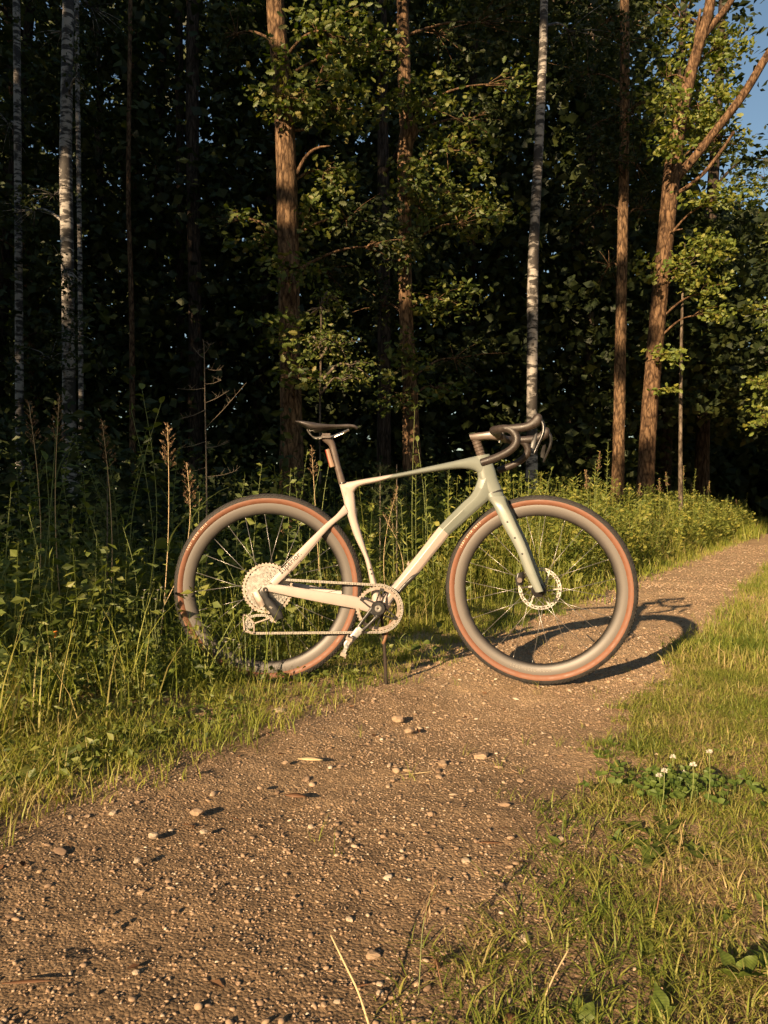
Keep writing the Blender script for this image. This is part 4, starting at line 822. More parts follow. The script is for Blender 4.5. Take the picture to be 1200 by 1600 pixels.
# chainring + crank
CV = .047; BBp = B(591, 950.6)
cr0 = A(BBp[0], -CV, BBp[2] )
crc = B(591.3, 950.7, CV)
mb = MB(); mb.add(gear(teeth(40, .0835, .0045), .0725, .0032)); mb.add(gear(np.full(80, .0735), .0690, .0048)); ring = mb.build('chainring', 'steel_brown', bike, smooth=False, loc=crc)
mb = MB()
for a in (80, 150, -29, -98):
    t = rad(a); c, s = math.cos(t), math.sin(t); per = A(-s, 0, c)
    for q in (-1, 1):
        p0 = A(c, 0, s) * .018 + per * .013 * q; p1 = A(c, 0, s) * .0715 + per * .0045 * q; x = unit(p1 - p0); mb.add(box((p0 + p1) / 2 + A(0, -.004, 0), (np.linalg.norm(p1 - p0), .006, .0052), np.stack([x, A(0, 1, 0), np.cross(x, A(0, 1, 0))], 1)))
    mb.add(box(A(c, 0, s) * .0705 + A(0, -.003, 0), (.010, .007, .014), [[c, 0, -s], [0, 1, 0], [s, 0, c]]))
mb.add(lathe_y([(.0, -.008), (.026, -.008), (.028, -.005), (.028, .004), (0, .004)], 32)); mb.build('crank_spider', 'black_metal', ring)
def crank(side):
    v = .064 * side; v1 = .076 * side
    c0 = B(591, 950.6, abs(v)); dirx = unit(A(B(545, 1003, .07)[0] - c0[0], 0, B(545, 1003, .07)[2] - c0[2])) * side; ln = .170
    per = A(-dirx[2], 0, dirx[0]); mb = MB()
    o0 = A(BBp[0], -v, BBp[2]) if side < 0 else A(c0[0], -v, c0[2])
    def st(s, w, dv): p = o0 + dirx * s + A(0, -side * dv, 0); return (p + per * w, p - per * w, .0062, 3.2)
    def half(off, w0, w1): return [(o0 + dirx * s + per * (off * k + w) + A(0, -side * dv, 0), o0 + dirx * s + per * (off * k - w) + A(0, -side * dv, 0), .0060, 3) for s, k, w, dv in ((.012, 1.05, .0085, .000), (.045, .95, .0062, .001), (.080, .78, .0062, .003), (.104, .4, .009, .005))]
    mb.add(lathe_y([(0, -.0085), (.0235, -.0085), (.0255, -.006), (.0255, .006), (.0235, .0085), (0, .0085)], 32, o0))
    for of in (.0155, -.0155): mb.add(loft(half(of, 0, 0), 14, 5))
    mb.add(loft([st(.012, .018, 0), st(.024, .019, .000), st(.030, .018, .001)], 14, 4))
    ck = MB(); ck.add((np.vstack(mb.V), np.vstack(mb.T))); arm = ck.build('crank_arm', 'black_metal', bike, sharp=50)
    mb = MB(); mb.add(loft([st(.094, .0150, .0045), st(.108, .0150, .0055), st(.130, .0135, .008), st(.155, .0130, .0095), st(.172, .0125, .010), st(.181, .008, .010)], 16, 5)); mb.build('crank_end', 'alloy_pale', arm, sharp=50)  # paler outer stretch of the crank arm
    if side > 0:
        mb = MB(); mb.add(lathe_y([(.003, -.0105), (.0065, -.0112), (.0120, -.0108), (.0130, -.009), (.0130, -.006)], 28)); mb.build('crank_bolt', 'steel_bright', arm, loc=o0)
    # clipless pedal: axle stub, body and two cages
    pe = o0 + dirx * ln + A(0, -side * .014, 0); ax = A(0, -side, 0); t = rad(-112); c, s = math.cos(t), math.sin(t); Rm = np.array([[c, 0, -s], [0, 1, 0], [s, 0, c]])
    mb = MB(); mb.add(tube([pe, pe + ax * .016, pe + ax * .060, pe + ax * .064], [.0075, .0065, .0085, .004], 14)); mb.add(box(pe + ax * .040, (.058, .034, .012), Rm)); ped = mb.build('pedal', 'alloy_pale', bike)
    for q in (-1, 1):
        cc = pe + ax * .040 + Rm @ A(.029 * q, 0, 0); mb = MB(); mb.add(box(cc, (.012, .044, .020), Rm)); mb.add(box(cc + Rm @ A(.003 * q, 0, .011 * q), (.016, .030, .004), Rm)); mb.build('cleat_clip', 'steel_brown', ped)
crank(1); crank(-1)
# chain: links along the runs and round the ring
def chain_path():
    pts = []; c = crc
    r = .0868
    a = np.linspace(rad(94), rad(-94), 60); arc = np.stack([c[0] + np.cos(a) * r, np.full(60, -CV), c[2] + np.sin(a) * r], 1)
    topL = B(437, 905.2, CV); botL = B(397, 989.3, CV)
    return np.vstack([[topL], arc, [botL]])
def links(pl, step=.00635):
    seg = np.linalg.norm(np.diff(pl, axis=0), axis=1); L = np.concatenate([[0], np.cumsum(seg)]); n = int(L[-1] / step); s = (np.arange(n) + .5) * step
    P = np.stack([np.interp(s, L, pl[:, k]) for k in range(3)], 1); Tn = np.gradient(P, axis=0); Tn /= np.linalg.norm(Tn, axis=1)[:, None]
    mb = MB(); b, T = box((0, 0, 0), (1, 1, 1)); Yv = np.tile(A(0, 1, 0), (n, 1)); R = np.stack([Tn, Yv, np.cross(Tn, Yv)], 2)
    odd = np.arange(n) % 2
    mb.add(scatter(b, T, P, R, np.stack([np.full(n, .0088), np.where(odd, .0060, .0046), np.full(n, .0078)], 1)))
    rl, rt = tube([A(0, -.0034, 0), A(0, .0034, 0)], .0046, 8); mb.add(scatter(rl, rt, P + Tn * step * .5, np.tile(np.eye(3), (n, 1, 1)), np.ones(n)))
    return mb
ch = links(chain_path())
lk = links(np.array([B(*q, CV) for q in ((437, 905.2), (428, 906), (421, 910), (417, 918), (421, 926))])); ch.add((np.vstack(lk.V), np.vstack(lk.T)))
lk = links(np.array([B(*q, CV) for q in ((397, 989.3), (391, 988), (386, 984), (384, 977), (386, 969), (392, 963.5), (400, 961.5), (412, 961), (419, 962.5), (425, 967), (430, 962), (431, 955), (427, 946))])); ch.add((np.vstack(lk.V), np.vstack(lk.T)))
ch.build('chain', 'chain_metal', bike, smooth=False)
# rear derailleur
der = MB(); DV = .062
der.add(loft([(B(408, 917, DV), B(420, 919, DV), .010, 3.5), (B(404, 926, DV), B(420, 931, DV), .011, 3.5), (B(413, 943, DV), B(427, 939, DV), .011, 3.5), (B(424, 961, DV), B(440, 955, DV), .012, 3.5), (B(430, 970, DV), B(443, 964, DV), .010, 3.5)], 18, 5))
derb = der.build('rear_derailleur', 'black_metal', bike, sharp=50)
mb = MB(); mb.add(loft([(B(394, 927, .058), B(405, 921, .058), .012, 4), (B(398, 937, .058), B(411, 932, .060), .014, 4), (B(406, 950, .060), B(415, 944, .062), .012, 4)], 16, 4)); mb.build('motor_unit', 'steel_brown', derb)
mb = MB(); mb.add(box(B(423, 949, .0745), (.012, .001, .007), [[.83, 0, .55], [0, 1, 0], [-.55, 0, .83]])); mb.build('lettering', 'print_grey', derb, smooth=False)
mb = MB()
def bar2(p, q, w, v, t=.003):
    p, q = B(*p, v), B(*q, v); x = unit(q - p); mb.add(box((p + q) / 2, (np.linalg.norm(q - p) + w, t, w), np.stack([x, A(0, 1, 0), np.cross(x, A(0, 1, 0))], 1)))
for v in (.054, .040):
    for a, b in (((380, 962), (382, 986)), ((382, 986), (397, 990)), ((397, 990), (397, 974)), ((397, 974), (420, 966)), ((380, 962), (384, 960)), ((384, 960), (397, 973)), ((418, 962), (430, 972))): bar2(a, b, .0045, v)
mb.build('derailleur_cage', 'steel_brown', derb, smooth=False)
for q, n_ in (((391, 975.5), 14), ((427, 966), 14)):
    mb = MB(); mb.add(gear(teeth(n_, .0165, .0035), .007, .003)); mb.add(lathe_y([(0, -.006), (.005, -.006), (.0055, -.004), (.0055, .004)], 14)); mb.build('jockey_wheel', 'steel_bright', derb, smooth=False, loc=B(*q, CV))

# the forked stick that props the bike up ------------------------
sb = P3(603.5, 1036, 2.74); sb[2] = float(gz(sb[0], sb[1])) - .03; stp = A(BX, BD, 0) + BBp + A(.012, -.004, -.022)
root = empty('prop_stick', sb); tag(root, 'short dark stick propping up the bicycle under its crank', 'stick')
mb = MB(); mb.add(tube([A(0, 0, 0), (stp - sb) * .5 + A(.004, 0, 0), stp - sb], [.0075, .0068, .006], 10, 6, True, ridges(3, .06, 40))); mb.build('stem', 'stick_bark', root, sharp=None)
mb = MB(); mb.add(tube([(stp - sb) * .62, (stp - sb) * .78 + A(.018, -.004, 0), (stp - sb) * .93 + A(.034, -.006, 0)], [.007, .0055, .004], 8, 3)); mb.build('side_twig', 'stem_red', root, sharp=None)

# ------------------------------------------------------------------ grass
def blades(P, H, Wd, lean, curve=1.8, seg=3, az=None, azs=None):
    n = len(P); az = rng.rand(n) * 6.283 if az is None else az; dr = np.stack([np.cos(az), np.sin(az), np.zeros(n)], 1)
    tw = az + 1.571 + rng.normal(size=n) * .5; sd = np.stack([np.cos(tw), np.sin(tw), np.zeros(n)], 1); V = np.zeros((n, seg * 2 + 1, 3))
    for j in range(seg + 1):
        s = j / seg; c = P + dr * (H * lean * s ** curve)[:, None]; c[:, 2] += H * (s - .28 * np.minimum(lean, 1.6) * s ** 2.2)
        if j < seg:
            w = (Wd * (1 - s) ** .6 * (.75 + .25 * (j > 0)))[:, None] * .5; V[:, 2 * j] = c - sd * w; V[:, 2 * j + 1] = c + sd * w
        else: V[:, 2 * seg] = c
    T = []
    for j in range(seg - 1): T += [[2 * j, 2 * j + 1, 2 * j + 3], [2 * j, 2 * j + 3, 2 * j + 2]]
    T.append([2 * seg - 2, 2 * seg - 1, 2 * seg]); T = np.array(T)
    return V.reshape(-1, 3), (T[None] + (np.arange(n) * (2 * seg + 1))[:, None, None]).reshape(-1, 3)
def inview(x, y, m=.30): return (np.abs(x) < .57 * y + m) & (y > .35)
def sow(n, o0, o1, t0, t1, dens, tp=1.0):
    o = o0 + (o1 - o0) * rng.rand(n); t = t0 + (t1 - t0) * rng.rand(n) ** tp; xy = W2(o, t); x, y = xy[:, 0], xy[:, 1]
    k = inview(x, y) & (rng.rand(n) < dens(o, t, x, y)); o, t, x, y = o[k], t[k], x[k], y[k]
    return o, t, np.stack([x, y, gz(x, y) - .004], 1)
def tufts(n, k, o0, o1, t0, t1, dens, spread, tp=1.0):
    """points gathered in tufts"""
    o, t, P = sow(n, o0, o1, t0, t1, dens, tp); P = np.repeat(P, k, 0); P[:, :2] += rng.normal(size=(len(P), 2)) * spread; P[:, 2] = gz(P[:, 0], P[:, 1]) - .004; return P
sm = lambda a, b, x: np.clip((x - a) / (b - a), 0, 1)
# right-hand verge
mb = MB()
patch = lambda o, t, x, y: np.clip(1.5 * vnoise(x * 4.2, y * 4.2, 7) + 1.1 * vnoise(x * 11, y * 11, 8) - .72, 0, 1)
edge = lambda o, t: sm(-.07, .07, o - redge(t) + .10 * (vnoise(o * 8, t * 8, 4) - .5))
P = tufts(44000, 7, -.66, 2.1, .4, 4.2, lambda o, t, x, y: edge(o, t) * np.clip(.25 + 1.0 * patch(o, t, x, y) + .5 * sm(1.5, 2.4, y), 0, 1) * (.72 + .28 * sm(1.1, 2.0, y)), .013)
n = len(P); sz = .62 + .38 * sm(.3, 1.2, OT(P[:, 0], P[:, 1])[0])
mb.add(blades(P, (.024 + .060 * rng.rand(n) ** 1.8) * sz, .0016 + .0024 * rng.rand(n), .25 + 1.7 * rng.rand(n)))
P = tufts(30000, 6, -.6, 5.2, 3.2, 10, lambda o, t, x, y: edge(o, t) * (.45 + .55 * patch(o, t, x, y)), .028, 1.2)
n = len(P); mb.add(blades(P, .035 + .075 * rng.rand(n) ** 1.4, .0035 + .003 * rng.rand(n), .25 + .9 * rng.rand(n), seg=2))
P = tufts(9500, 5, -.7, 14, 9, 30, lambda o, t, x, y: edge(o, t), .06, 1.3)
n = len(P); mb.add(blades(P, .05 + .12 * rng.rand(n), .008 + .006 * rng.rand(n), .25 + .8 * rng.rand(n), seg=2))
# matted dry blades low on the soil
o, t, P = sow(26000, -.55, 1.8, .4, 4.5, lambda o, t, x, y: edge(o, t) * .8); n = len(P); mb.add(blades(P, .02 + .03 * rng.rand(n), .0014 + .0018 * rng.rand(n), 1.6 + 1.2 * rng.rand(n), seg=2))
gr = mb.build('grass', 'grass_near', smooth=True, sharp=None); tag(gr, 'short patchy sunlit grass covering the verge right of the path', 'grass', kind='stuff')
# left verge: low fringe by the path, long grass behind
mb = MB(); ledn = lambda o, t: sm(-.14, .06, ledge(t) - o + .10 * (vnoise(o * 6, t * 6, 14) - .5))
P = tufts(9000, 7, -2.35, -1.20, .3, 5.0, lambda o, t, x, y: ledn(o, t) * (.25 + .75 * patch(o, t, x, y)), .018)
n = len(P); H = (.04 + .09 * rng.rand(n) ** 1.3) * (.55 + .45 * sm(0, .5, ledge(OT(P[:, 0], P[:, 1])[1]) - OT(P[:, 0], P[:, 1])[0])); mb.add(blades(P, H, .002 + .002 * rng.rand(n), .2 + .9 * rng.rand(n)))
P = tufts(2600, 8, -3.6, -1.75, .8, 8.5, lambda o, t, x, y: sm(-.05, .4, ledge(t) - .2 - o) * np.where((x < -.35) & (o < -1.95), .22, .8), .035)
n = len(P); mb.add(blades(P, .14 + .26 * rng.rand(n), .003 + .003 * rng.rand(n), .15 + .5 * rng.rand(n), 2.0, 4))
P = tufts(5200, 6, -3.8, -1.35, 5, 20, lambda o, t, x, y: ledn(o, t), .05, 1.2)
n = len(P); mb.add(blades(P, .08 + .75 * rng.rand(n) ** 1.3 * sm(.0, .45, -1.45 - OT(P[:, 0], P[:, 1])[0])[()], .006 + .005 * rng.rand(n), .15 + .6 * rng.rand(n), 2.0, 3))
P = tufts(2500, 5, -3.8, -1.25, 18, 45, lambda o, t, x, y: ledn(o, t), .09, 1.2)
n = len(P); mb.add(blades(P, .08 + .45 * rng.rand(n), .014 + .010 * rng.rand(n), .15 + .6 * rng.rand(n), 2.0, 2))
gr = mb.build('grass', 'grass_verge', smooth=True, sharp=None); tag(gr, 'yellow-green grass growing along the left path edge behind the bicycle', 'grass', kind='stuff')
# sprigs on the path itself
mb = MB(); o, t, P = sow(220, -1.5, -.55, .9, 5, lambda o, t, x, y: .22 + .5 * (o < -1.3) + .3 * (o > -.7)); P = np.repeat(P, 6, 0); P[:, :2] += rng.normal(size=(len(P), 2)) * .008; n = len(P)
mb.add(blades(P, .015 + .04 * rng.rand(n), .0016 + .001 * rng.rand(n), .4 + .9 * rng.rand(n)))
gr = mb.build('grass', 'grass_verge', smooth=True, sharp=None); tag(gr, 'single grass sprigs sprouting out of the gravel', 'grass', kind='stuff')

# ------------------------------------------------------------------ gravel
def ico(sub=0):
    p = (1 + 5 ** .5) / 2; V = [(-1, p, 0), (1, p, 0), (-1, -p, 0), (1, -p, 0), (0, -1, p), (0, 1, p), (0, -1, -p), (0, 1, -p), (p, 0, -1), (p, 0, 1), (-p, 0, -1), (-p, 0, 1)]
    T = [(0, 11, 5), (0, 5, 1), (0, 1, 7), (0, 7, 10), (0, 10, 11), (1, 5, 9), (5, 11, 4), (11, 10, 2), (10, 7, 6), (7, 1, 8), (3, 9, 4), (3, 4, 2), (3, 2, 6), (3, 6, 8), (3, 8, 9), (4, 9, 5), (2, 4, 11), (6, 2, 10), (8, 6, 7), (9, 8, 1)]
    V = [np.array(v) / np.linalg.norm(v) for v in V]
    for _ in range(sub):
        c = {}; T2 = []
        def mid(a, b):
            k = (min(a, b), max(a, b))
            if k not in c: m = V[a] + V[b]; V.append(m / np.linalg.norm(m)); c[k] = len(V) - 1
            return c[k]
        for a, b, d in T: x, y, z = mid(a, b), mid(b, d), mid(d, a); T2 += [(a, x, z), (b, y, x), (d, z, y), (x, y, z)]
        T = T2
    return np.array(V), np.array(T)
I0, I1, I2 = ico(0), ico(1), ico(2)
OCT = (A([1, 0, 0], [-1, 0, 0], [0, 1, 0], [0, -1, 0], [0, 0, 1], [0, 0, -1]), np.array([[0, 2, 4], [2, 1, 4], [1, 3, 4], [3, 0, 4], [2, 0, 5], [1, 2, 5], [3, 1, 5], [0, 3, 5]]))
def pebbles(mb, n, o0, o1, t0, t1, s0, s1, dens, tpl=I0, flat=.55, pw=3.0, sink=.25):
    o, t, P = sow(n, o0, o1, t0, t1, dens); n = len(P); s = s0 + (s1 - s0) * rng.rand(n) ** pw
    for v in range(5):
        k = np.arange(v, n, 5)
        if len(k) == 0: continue
        V = tpl[0] * (1 + .28 * (rng.rand(len(tpl[0]), 1) - .5)) * (.8 + .4 * rng.rand(3)); az = rng.rand(len(k)) * 6.283; c, sn = np.cos(az), np.sin(az); z = np.zeros(len(k))
        R = np.stack([np.stack([c, -sn, z], 1), np.stack([sn, c, z], 1), np.stack([z, z, z + 1], 1)], 1); tl = frames(np.stack([c, sn, rng.normal(size=len(k)) * .25], 1), np.stack([rng.normal(size=len(k)) * .25, rng.normal(size=len(k)) * .25, z + 1], 1))
        S_ = np.stack([s[k] * (.7 + .5 * rng.rand(len(k))), s[k] * (.9 + .8 * rng.rand(len(k))), s[k] * flat * (.7 + .6 * rng.rand(len(k)))], 1)
        Pk = P[k].copy(); Pk[:, 2] = path_z(o[k], t[k], Pk[:, 0], Pk[:, 1]) + s[k] * flat * (1 - sink * 2) * .5
        mb.add(scatter(V, tpl[1], Pk, tl, S_))
mb = MB()
inpath = lambda o, t, x, y: sm(-.10, .06, o - L_EDGE) * (1 - .85 * sm(R_EDGE - .02, R_EDGE + .3, o))
pebbles(mb, 125000, -1.62, .9, .5, 4.6, .0014, .0042, lambda o, t, x, y: inpath(o, t, x, y) * np.clip(.55 + 1.2 * vnoise(o * 4, t * 4, 21) - .2, .35, 1) * np.clip(1.5 - .22 * y, .4, 1), OCT, .42, 1.4)
pebbles(mb, 7000, -1.62, .9, .5, 3.6, .0030, .0065, lambda o, t, x, y: inpath(o, t, x, y) * np.clip(.15 + 1.5 * vnoise(o * 4, t * 4, 21) - .2, .12, 1))
pebbles(mb, 9000, -1.60, .2, 2.6, 7, .003, .009, lambda o, t, x, y: inpath(o, t, x, y))
pebbles(mb, 3500, -1.6, 0, 6.5, 16, .006, .014, lambda o, t, x, y: inpath(o, t, x, y))
pebbles(mb, 600, -1.60, .6, .6, 4.2, .005, .0100, lambda o, t, x, y: inpath(o, t, x, y) * (vnoise(o * 3, t * 3, 31) > .45), I1, .5)
gv = mb.build('gravel', 'gravel', smooth=True, sharp=None); tag(gv, 'brown gravel strewn over the path', 'gravel', kind='stuff')
# stones one can pick out
def stone(px, py, w, label, mat='stone_pale', flat=.55, group=None, name='stone'):
    d = CAM_H * F / (py - 800); 
    for _ in range(4): x = px2(px, d); z = float(gz(x, d)); d = (CAM_H - z) * F / (py - 800)
    r = w / 2 * d / F; V = I1[0] * (1 + .34 * (rng.rand(len(I1[0])) - .5))[:, None] * A(1.05, .85, flat)
    a = rng.rand() * 6.28; R = np.array([[math.cos(a), -math.sin(a), 0], [math.sin(a), math.cos(a), 0], [0, 0, 1]]); mb = MB(); mb.add(((V * r) @ R.T, I1[1])); o = mb.build(name, mat, None, False, None, (px2(px, d), d, z + r * flat * .25)); tag(o, label, 'stone', group); return o
for px, py, w, lb in ((240, 1306, 17, 'round pale stone casting a shadow beside a grass sprig on the path'), (184, 1217, 14, 'pale stone at the foot of the left grass fringe'), (177, 1271, 13, 'whitish stone left of the round pale one with a long shadow'), (308, 1270, 20, 'flat tan stone lying above the round pale stone'), (437, 1111, 17, 'pale stone at the grass edge below the rear wheel'),
                      (318, 1300, 12, 'small pinkish stone right of the round pale stone'), (215, 1345, 14, 'light pebble a little below the round pale stone'), (546, 1437, 14, 'white pebble in the middle of the lower path'), (728, 1346, 15, 'pale stone near the right grass edge of the path'), (594, 1552, 13, 'upper of two touching pale pebbles at the bottom of the path'), (527, 1566, 13, 'cream pebble left of the two touching pebbles at the bottom'),
                      (820, 1468, 20, 'pair-sized whitish stone among the short right-hand grass'), (1120, 1322, 20, 'flat pinkish stone in the right grass below the clover'), (692, 1194, 18, 'reddish lump of stone with a dark shadow in mid path'), (752, 1184, 24, 'wide low tan stone in mid path right of the reddish lump'), (622, 1125, 20, 'brown stone in the loose rubble below the crank'), (640, 1142, 17, 'tan stone at the lower right of the loose rubble'),
                      (160, 1453, 12, 'dark pebble beside the scuffed hollow at lower left'), (213, 1520, 13, 'pinkish pebble near the bottom left with a streak of shadow'), (583, 1494, 22, 'flat grey-brown stone set in the lower path'), (1188, 1465, 14, 'white pebble by the dock leaves at the right edge')):
    stone(px, py, w, lb, 'gravel' if any(q in lb for q in ('dark', 'brown', 'reddish', 'tan')) else 'stone_pale')
for i in range(26):
    for _ in range(60):
        px, py = 20 + 900 * rng.rand(), 1085 + 500 * rng.rand() ** .9; d = CAM_H * F / (py - 800); o_, t_ = OT(px2(px, d), d)
        if L_EDGE + .05 < o_ < R_EDGE - .05: break
    stone(px, py, 7 + 4 * rng.rand(), 'small loose pebble lying on the gravel path', 'gravel', .5, 'loose pebbles on the path', 'pebble')

# ------------------------------------------------------------------ weeds, stalks, flowers
def at(px, d): x = px2(px, d); return A(x, d, float(gz(x, d)) - .01)
LEAFGRID = {}
def leaf_mesh(kind, mat):
    """curved broad leaf, unit length along y, with its own mesh data shared by all leaves of the kind"""
    key = (kind, mat)
    if key in LEAFGRID: return LEAFGRID[key]
    shp = {'oval': lambda s: .30 * math.sin(math.pi * min(1, s * .97 + .03)) ** .8, 'lance': lambda s: .13 * math.sin(math.pi * (s * .96 + .04)) ** .8, 'dock': lambda s: (.05 + .17 * math.sin(math.pi * s) ** .9 * (1 + .3 * s)) * (1 - s ** 8), 'round': lambda s: .42 * math.sin(math.pi * min(1, s * .95 + .05)) ** .6, 'dandelion': lambda s: (.04 + .14 * s) * (1 - s ** 10) * (1 if int(s * 12) % 2 else .45)}[kind]
    n = 12; V = []
    for i in range(n + 1):
        s = i / n; w = max(.004, shp(s)); z = .22 * s - .42 * s * s; wav = .035 * math.sin(s * 17) if kind in ('dock', 'dandelion') else .012 * math.sin(s * 11)
        V += [(-w, s, z + .25 * w + wav), (0, s, z), (w, s, z + .25 * w - wav)]
    T = []
    for i in range(n):
        for q in (0, 1): a = i * 3 + q; T += [[a, a + 1, a + 4], [a, a + 4, a + 3]]
    LEAFGRID[key] = np_mesh('leaf', np.array(V), np.array(T), mat); return LEAFGRID[key]
def put_leaf(parent, me, p, direction, size, roll=0.0, name='leaf'):
    f = unit(direction); up = A(0, 0, 1) if abs(f[2]) < .95 else A(1, 0, 0); s = unit(np.cross(f, up)); u = np.cross(s, f)
    c, sn = math.cos(roll), math.sin(roll); s, u = s * c + u * sn, u * c - s * sn
    o = obj(name, me, parent); m = Matrix(((s[0], f[0], u[0], p[0]), (s[1], f[1], u[1], p[1]), (s[2], f[2], u[2], p[2]), (0, 0, 0, 1))) @ Matrix.Scale(size, 4); o.matrix_local = m; return o
def stem_curve(base, top, bend, k=4):
    t = np.linspace(0, 1, k + 1); P = base + (top - base) * t[:, None]; P[:, 0] += bend * np.sin(t * math.pi); return P
# leafy upright stalks (thin lance leaves up the stem)
def stalk(px, pxt, pyt, d, label, group=None, ln=.055, den=75, mat='leaf_stalk', name='leafy_stalk', start=.25, asc=.55, r=.0022, tpl=LANCE, head=False):
    base = at(px, d); top = P3(pxt, pyt, d); root = empty(name, base); tag(root, label, 'plant', group); top = top - base; h = np.linalg.norm(top)
    C = stem_curve(A(0, 0, 0), top, .03 * h * rng.normal()); mb = MB(); mb.add(tube(C, np.linspace(r, r * .4, len(C)), 6, 3)); mb.build('stem', 'stem_green', root, sharp=None)
    n = int(den * h * (1 - start)); s = start + (1 - start) * (np.arange(n) + rng.rand(n)) / n; P = np.stack([np.interp(s, np.linspace(0, 1, len(C)), C[:, k]) for k in range(3)], 1)
    az = np.arange(n) * 2.4 + rng.rand(n); f = np.stack([np.cos(az), np.sin(az), asc + .35 * rng.normal(size=n)], 1); L = ln * (.55 + .6 * rng.rand(n)) * (1.15 - .75 * s)
    m2 = MB(); m2.add(scatter(tpl[0], tpl[1], P, frames(f, np.tile(A(-.2, -.3, .6), (n, 1)) + rng.normal(size=(n, 3)) * .5), L))
    fo = m2.build('foliage', mat, root, smooth=False); fo['kind'] = 'stuff'
    if head:
        m3 = MB(); k = 70; q = rng.rand(k); Pp = np.stack([np.interp(.84 + .17 * q, np.linspace(0, 1, len(C)), C[:, j]) for j in range(3)], 1) + rng.normal(size=(k, 3)) * A(.012, .012, .006) * (1.3 - q)[:, None]
        m3.add(scatter(I0[0], I0[1], Pp, rand_rot(k), .0035 + .003 * rng.rand(k))); fh = m3.build('flower_head', 'panicle', root, smooth=False); fh['kind'] = 'stuff'
    return root
# reed grass with brown panicle
def reed(px, pxt, pyt, d, plen, label, bend=.04, wide=.030, n=190):
    plen = plen * 1.25
    base = at(px, d); top = P3(pxt, pyt, d); root = empty('reed_grass', base); tag(root, label, 'grass', 'tall reed grasses left of the bicycle'); top = top - base; C = stem_curve(A(0, 0, 0), top, bend)
    C = catmull(C, 4); mb = MB(); mb.add(tube(C, np.linspace(.0022, .0010, len(C)), 6)); mb.build('stem', 'straw', root, sharp=None)
    h = np.linalg.norm(top); p0 = 1 - plen * d / F / h; s = p0 + (1 - p0) * rng.rand(n) ** .9; u = (s - p0) / (1 - p0); X = np.linspace(0, 1, len(C)); P = np.stack([np.interp(s, X, C[:, k]) for k in range(3)], 1)
    nb = 26; bs = (np.arange(nb) + rng.rand(nb)) / nb; ba = np.arange(nb) * 2.4; m2 = MB(); sp = (A([0, 0, 0], [.14, .5, .05], [-.14, .5, .05], [0, 1, 0]), np.array([[0, 1, 2], [1, 3, 2]]))
    for q, a_ in zip(bs, ba):                                        # whorled side branches, each with its own spikelets
        pt = np.array([np.interp(p0 + (1 - p0) * q, X_ := np.linspace(0, 1, len(C)), C[:, k]) for k in range(3)]); L_ = wide * 1.5 * (1.08 - q) ** .8 * (.6 + .6 * rng.rand()); dr = A(math.cos(a_), math.sin(a_), 1.1 + .5 * rng.rand()); e_ = pt + unit(dr) * L_ * 1.3; e_[2] -= L_ * .2
        m2.add(tube([pt, e_], .0005, 3, 1, False)); k_ = max(3, int(n / nb * (1.3 - q * .6))); u_ = .25 + .75 * rng.rand(k_); m2.add(scatter(sp[0], sp[1], pt + (e_ - pt) * u_[:, None] + rng.normal(size=(k_, 3)) * .0025, frames(np.tile(dr, (k_, 1)) + rng.normal(size=(k_, 3)) * .5, rand_dirs(k_)), .009 + .007 * rng.rand(k_)))
    X = np.linspace(0, 1, len(C))
    m2.build('panicle', 'panicle', root, smooth=False)
    for i in range(3):
        q = .25 + .2 * i; p = np.array([np.interp(q, X, C[:, k]) for k in range(3)]); a = rng.rand() * 6.28; L = .22 + .12 * rng.rand(); m3 = MB(); m3.add(blades(p[None], np.array([L]), np.array([.008]), np.array([1.0]), 1.8, 6, np.array([a]))); m3.build('leaf', 'grass_shade', root)
# broad-leaved plants: each leaf its own piece
def broad(px, d, stems, kind, mat, size, label, name='leafy_plant', per=9, start=.3, asc=.3, cat='plant', stem='stem_green', r=.0028, pair=True):
    base = at(px, d); root = empty(name, base); tag(root, label, cat); me = leaf_mesh(kind, mat)
    for (pxt, pyt) in stems:
        top = P3(pxt, pyt, d + .1 * rng.normal()) - base; C = catmull(stem_curve(A(.02 * rng.normal(), .02 * rng.normal(), 0), top, .05 * rng.normal()), 4); X = np.linspace(0, 1, len(C))
        mb = MB(); mb.add(tube(C, np.linspace(r, r * .4, len(C)), 6)); mb.build('stem', stem, root, sharp=None)
        for i in range(per):
            s = start + (1 - start) * (i + .5) / per; p = np.array([np.interp(s, X, C[:, k]) for k in range(3)]); a = i * 2.4 + rng.rand()
            put_leaf(root, me, p, A(math.cos(a), math.sin(a), asc + .3 * rng.normal()), size * (.6 + .6 * rng.rand()) * (1.15 - .5 * s), rng.normal() * .4)
        put_leaf(root, me, C[-1], unit(top) + A(.3 * rng.normal(), .3 * rng.normal(), 0), size * .6)
    return root
def rosette(px, py, kind, mat, n, size, label, name='rosette_plant', tilt=.55, az0=0, spread=6.283, cat='plant'):
    d = CAM_H * F / (py - 800); base = at(px, d); root = empty(name, base); tag(root, label, cat); me = leaf_mesh(kind, mat)
    for i in range(n): a = az0 + spread * i / n + .25 * rng.normal(); put_leaf(root, me, A(0, 0, .008), A(math.cos(a), math.sin(a), tilt * (.6 + .8 * rng.rand())), size * (.7 + .5 * rng.rand()), .3 * rng.normal())
    return root

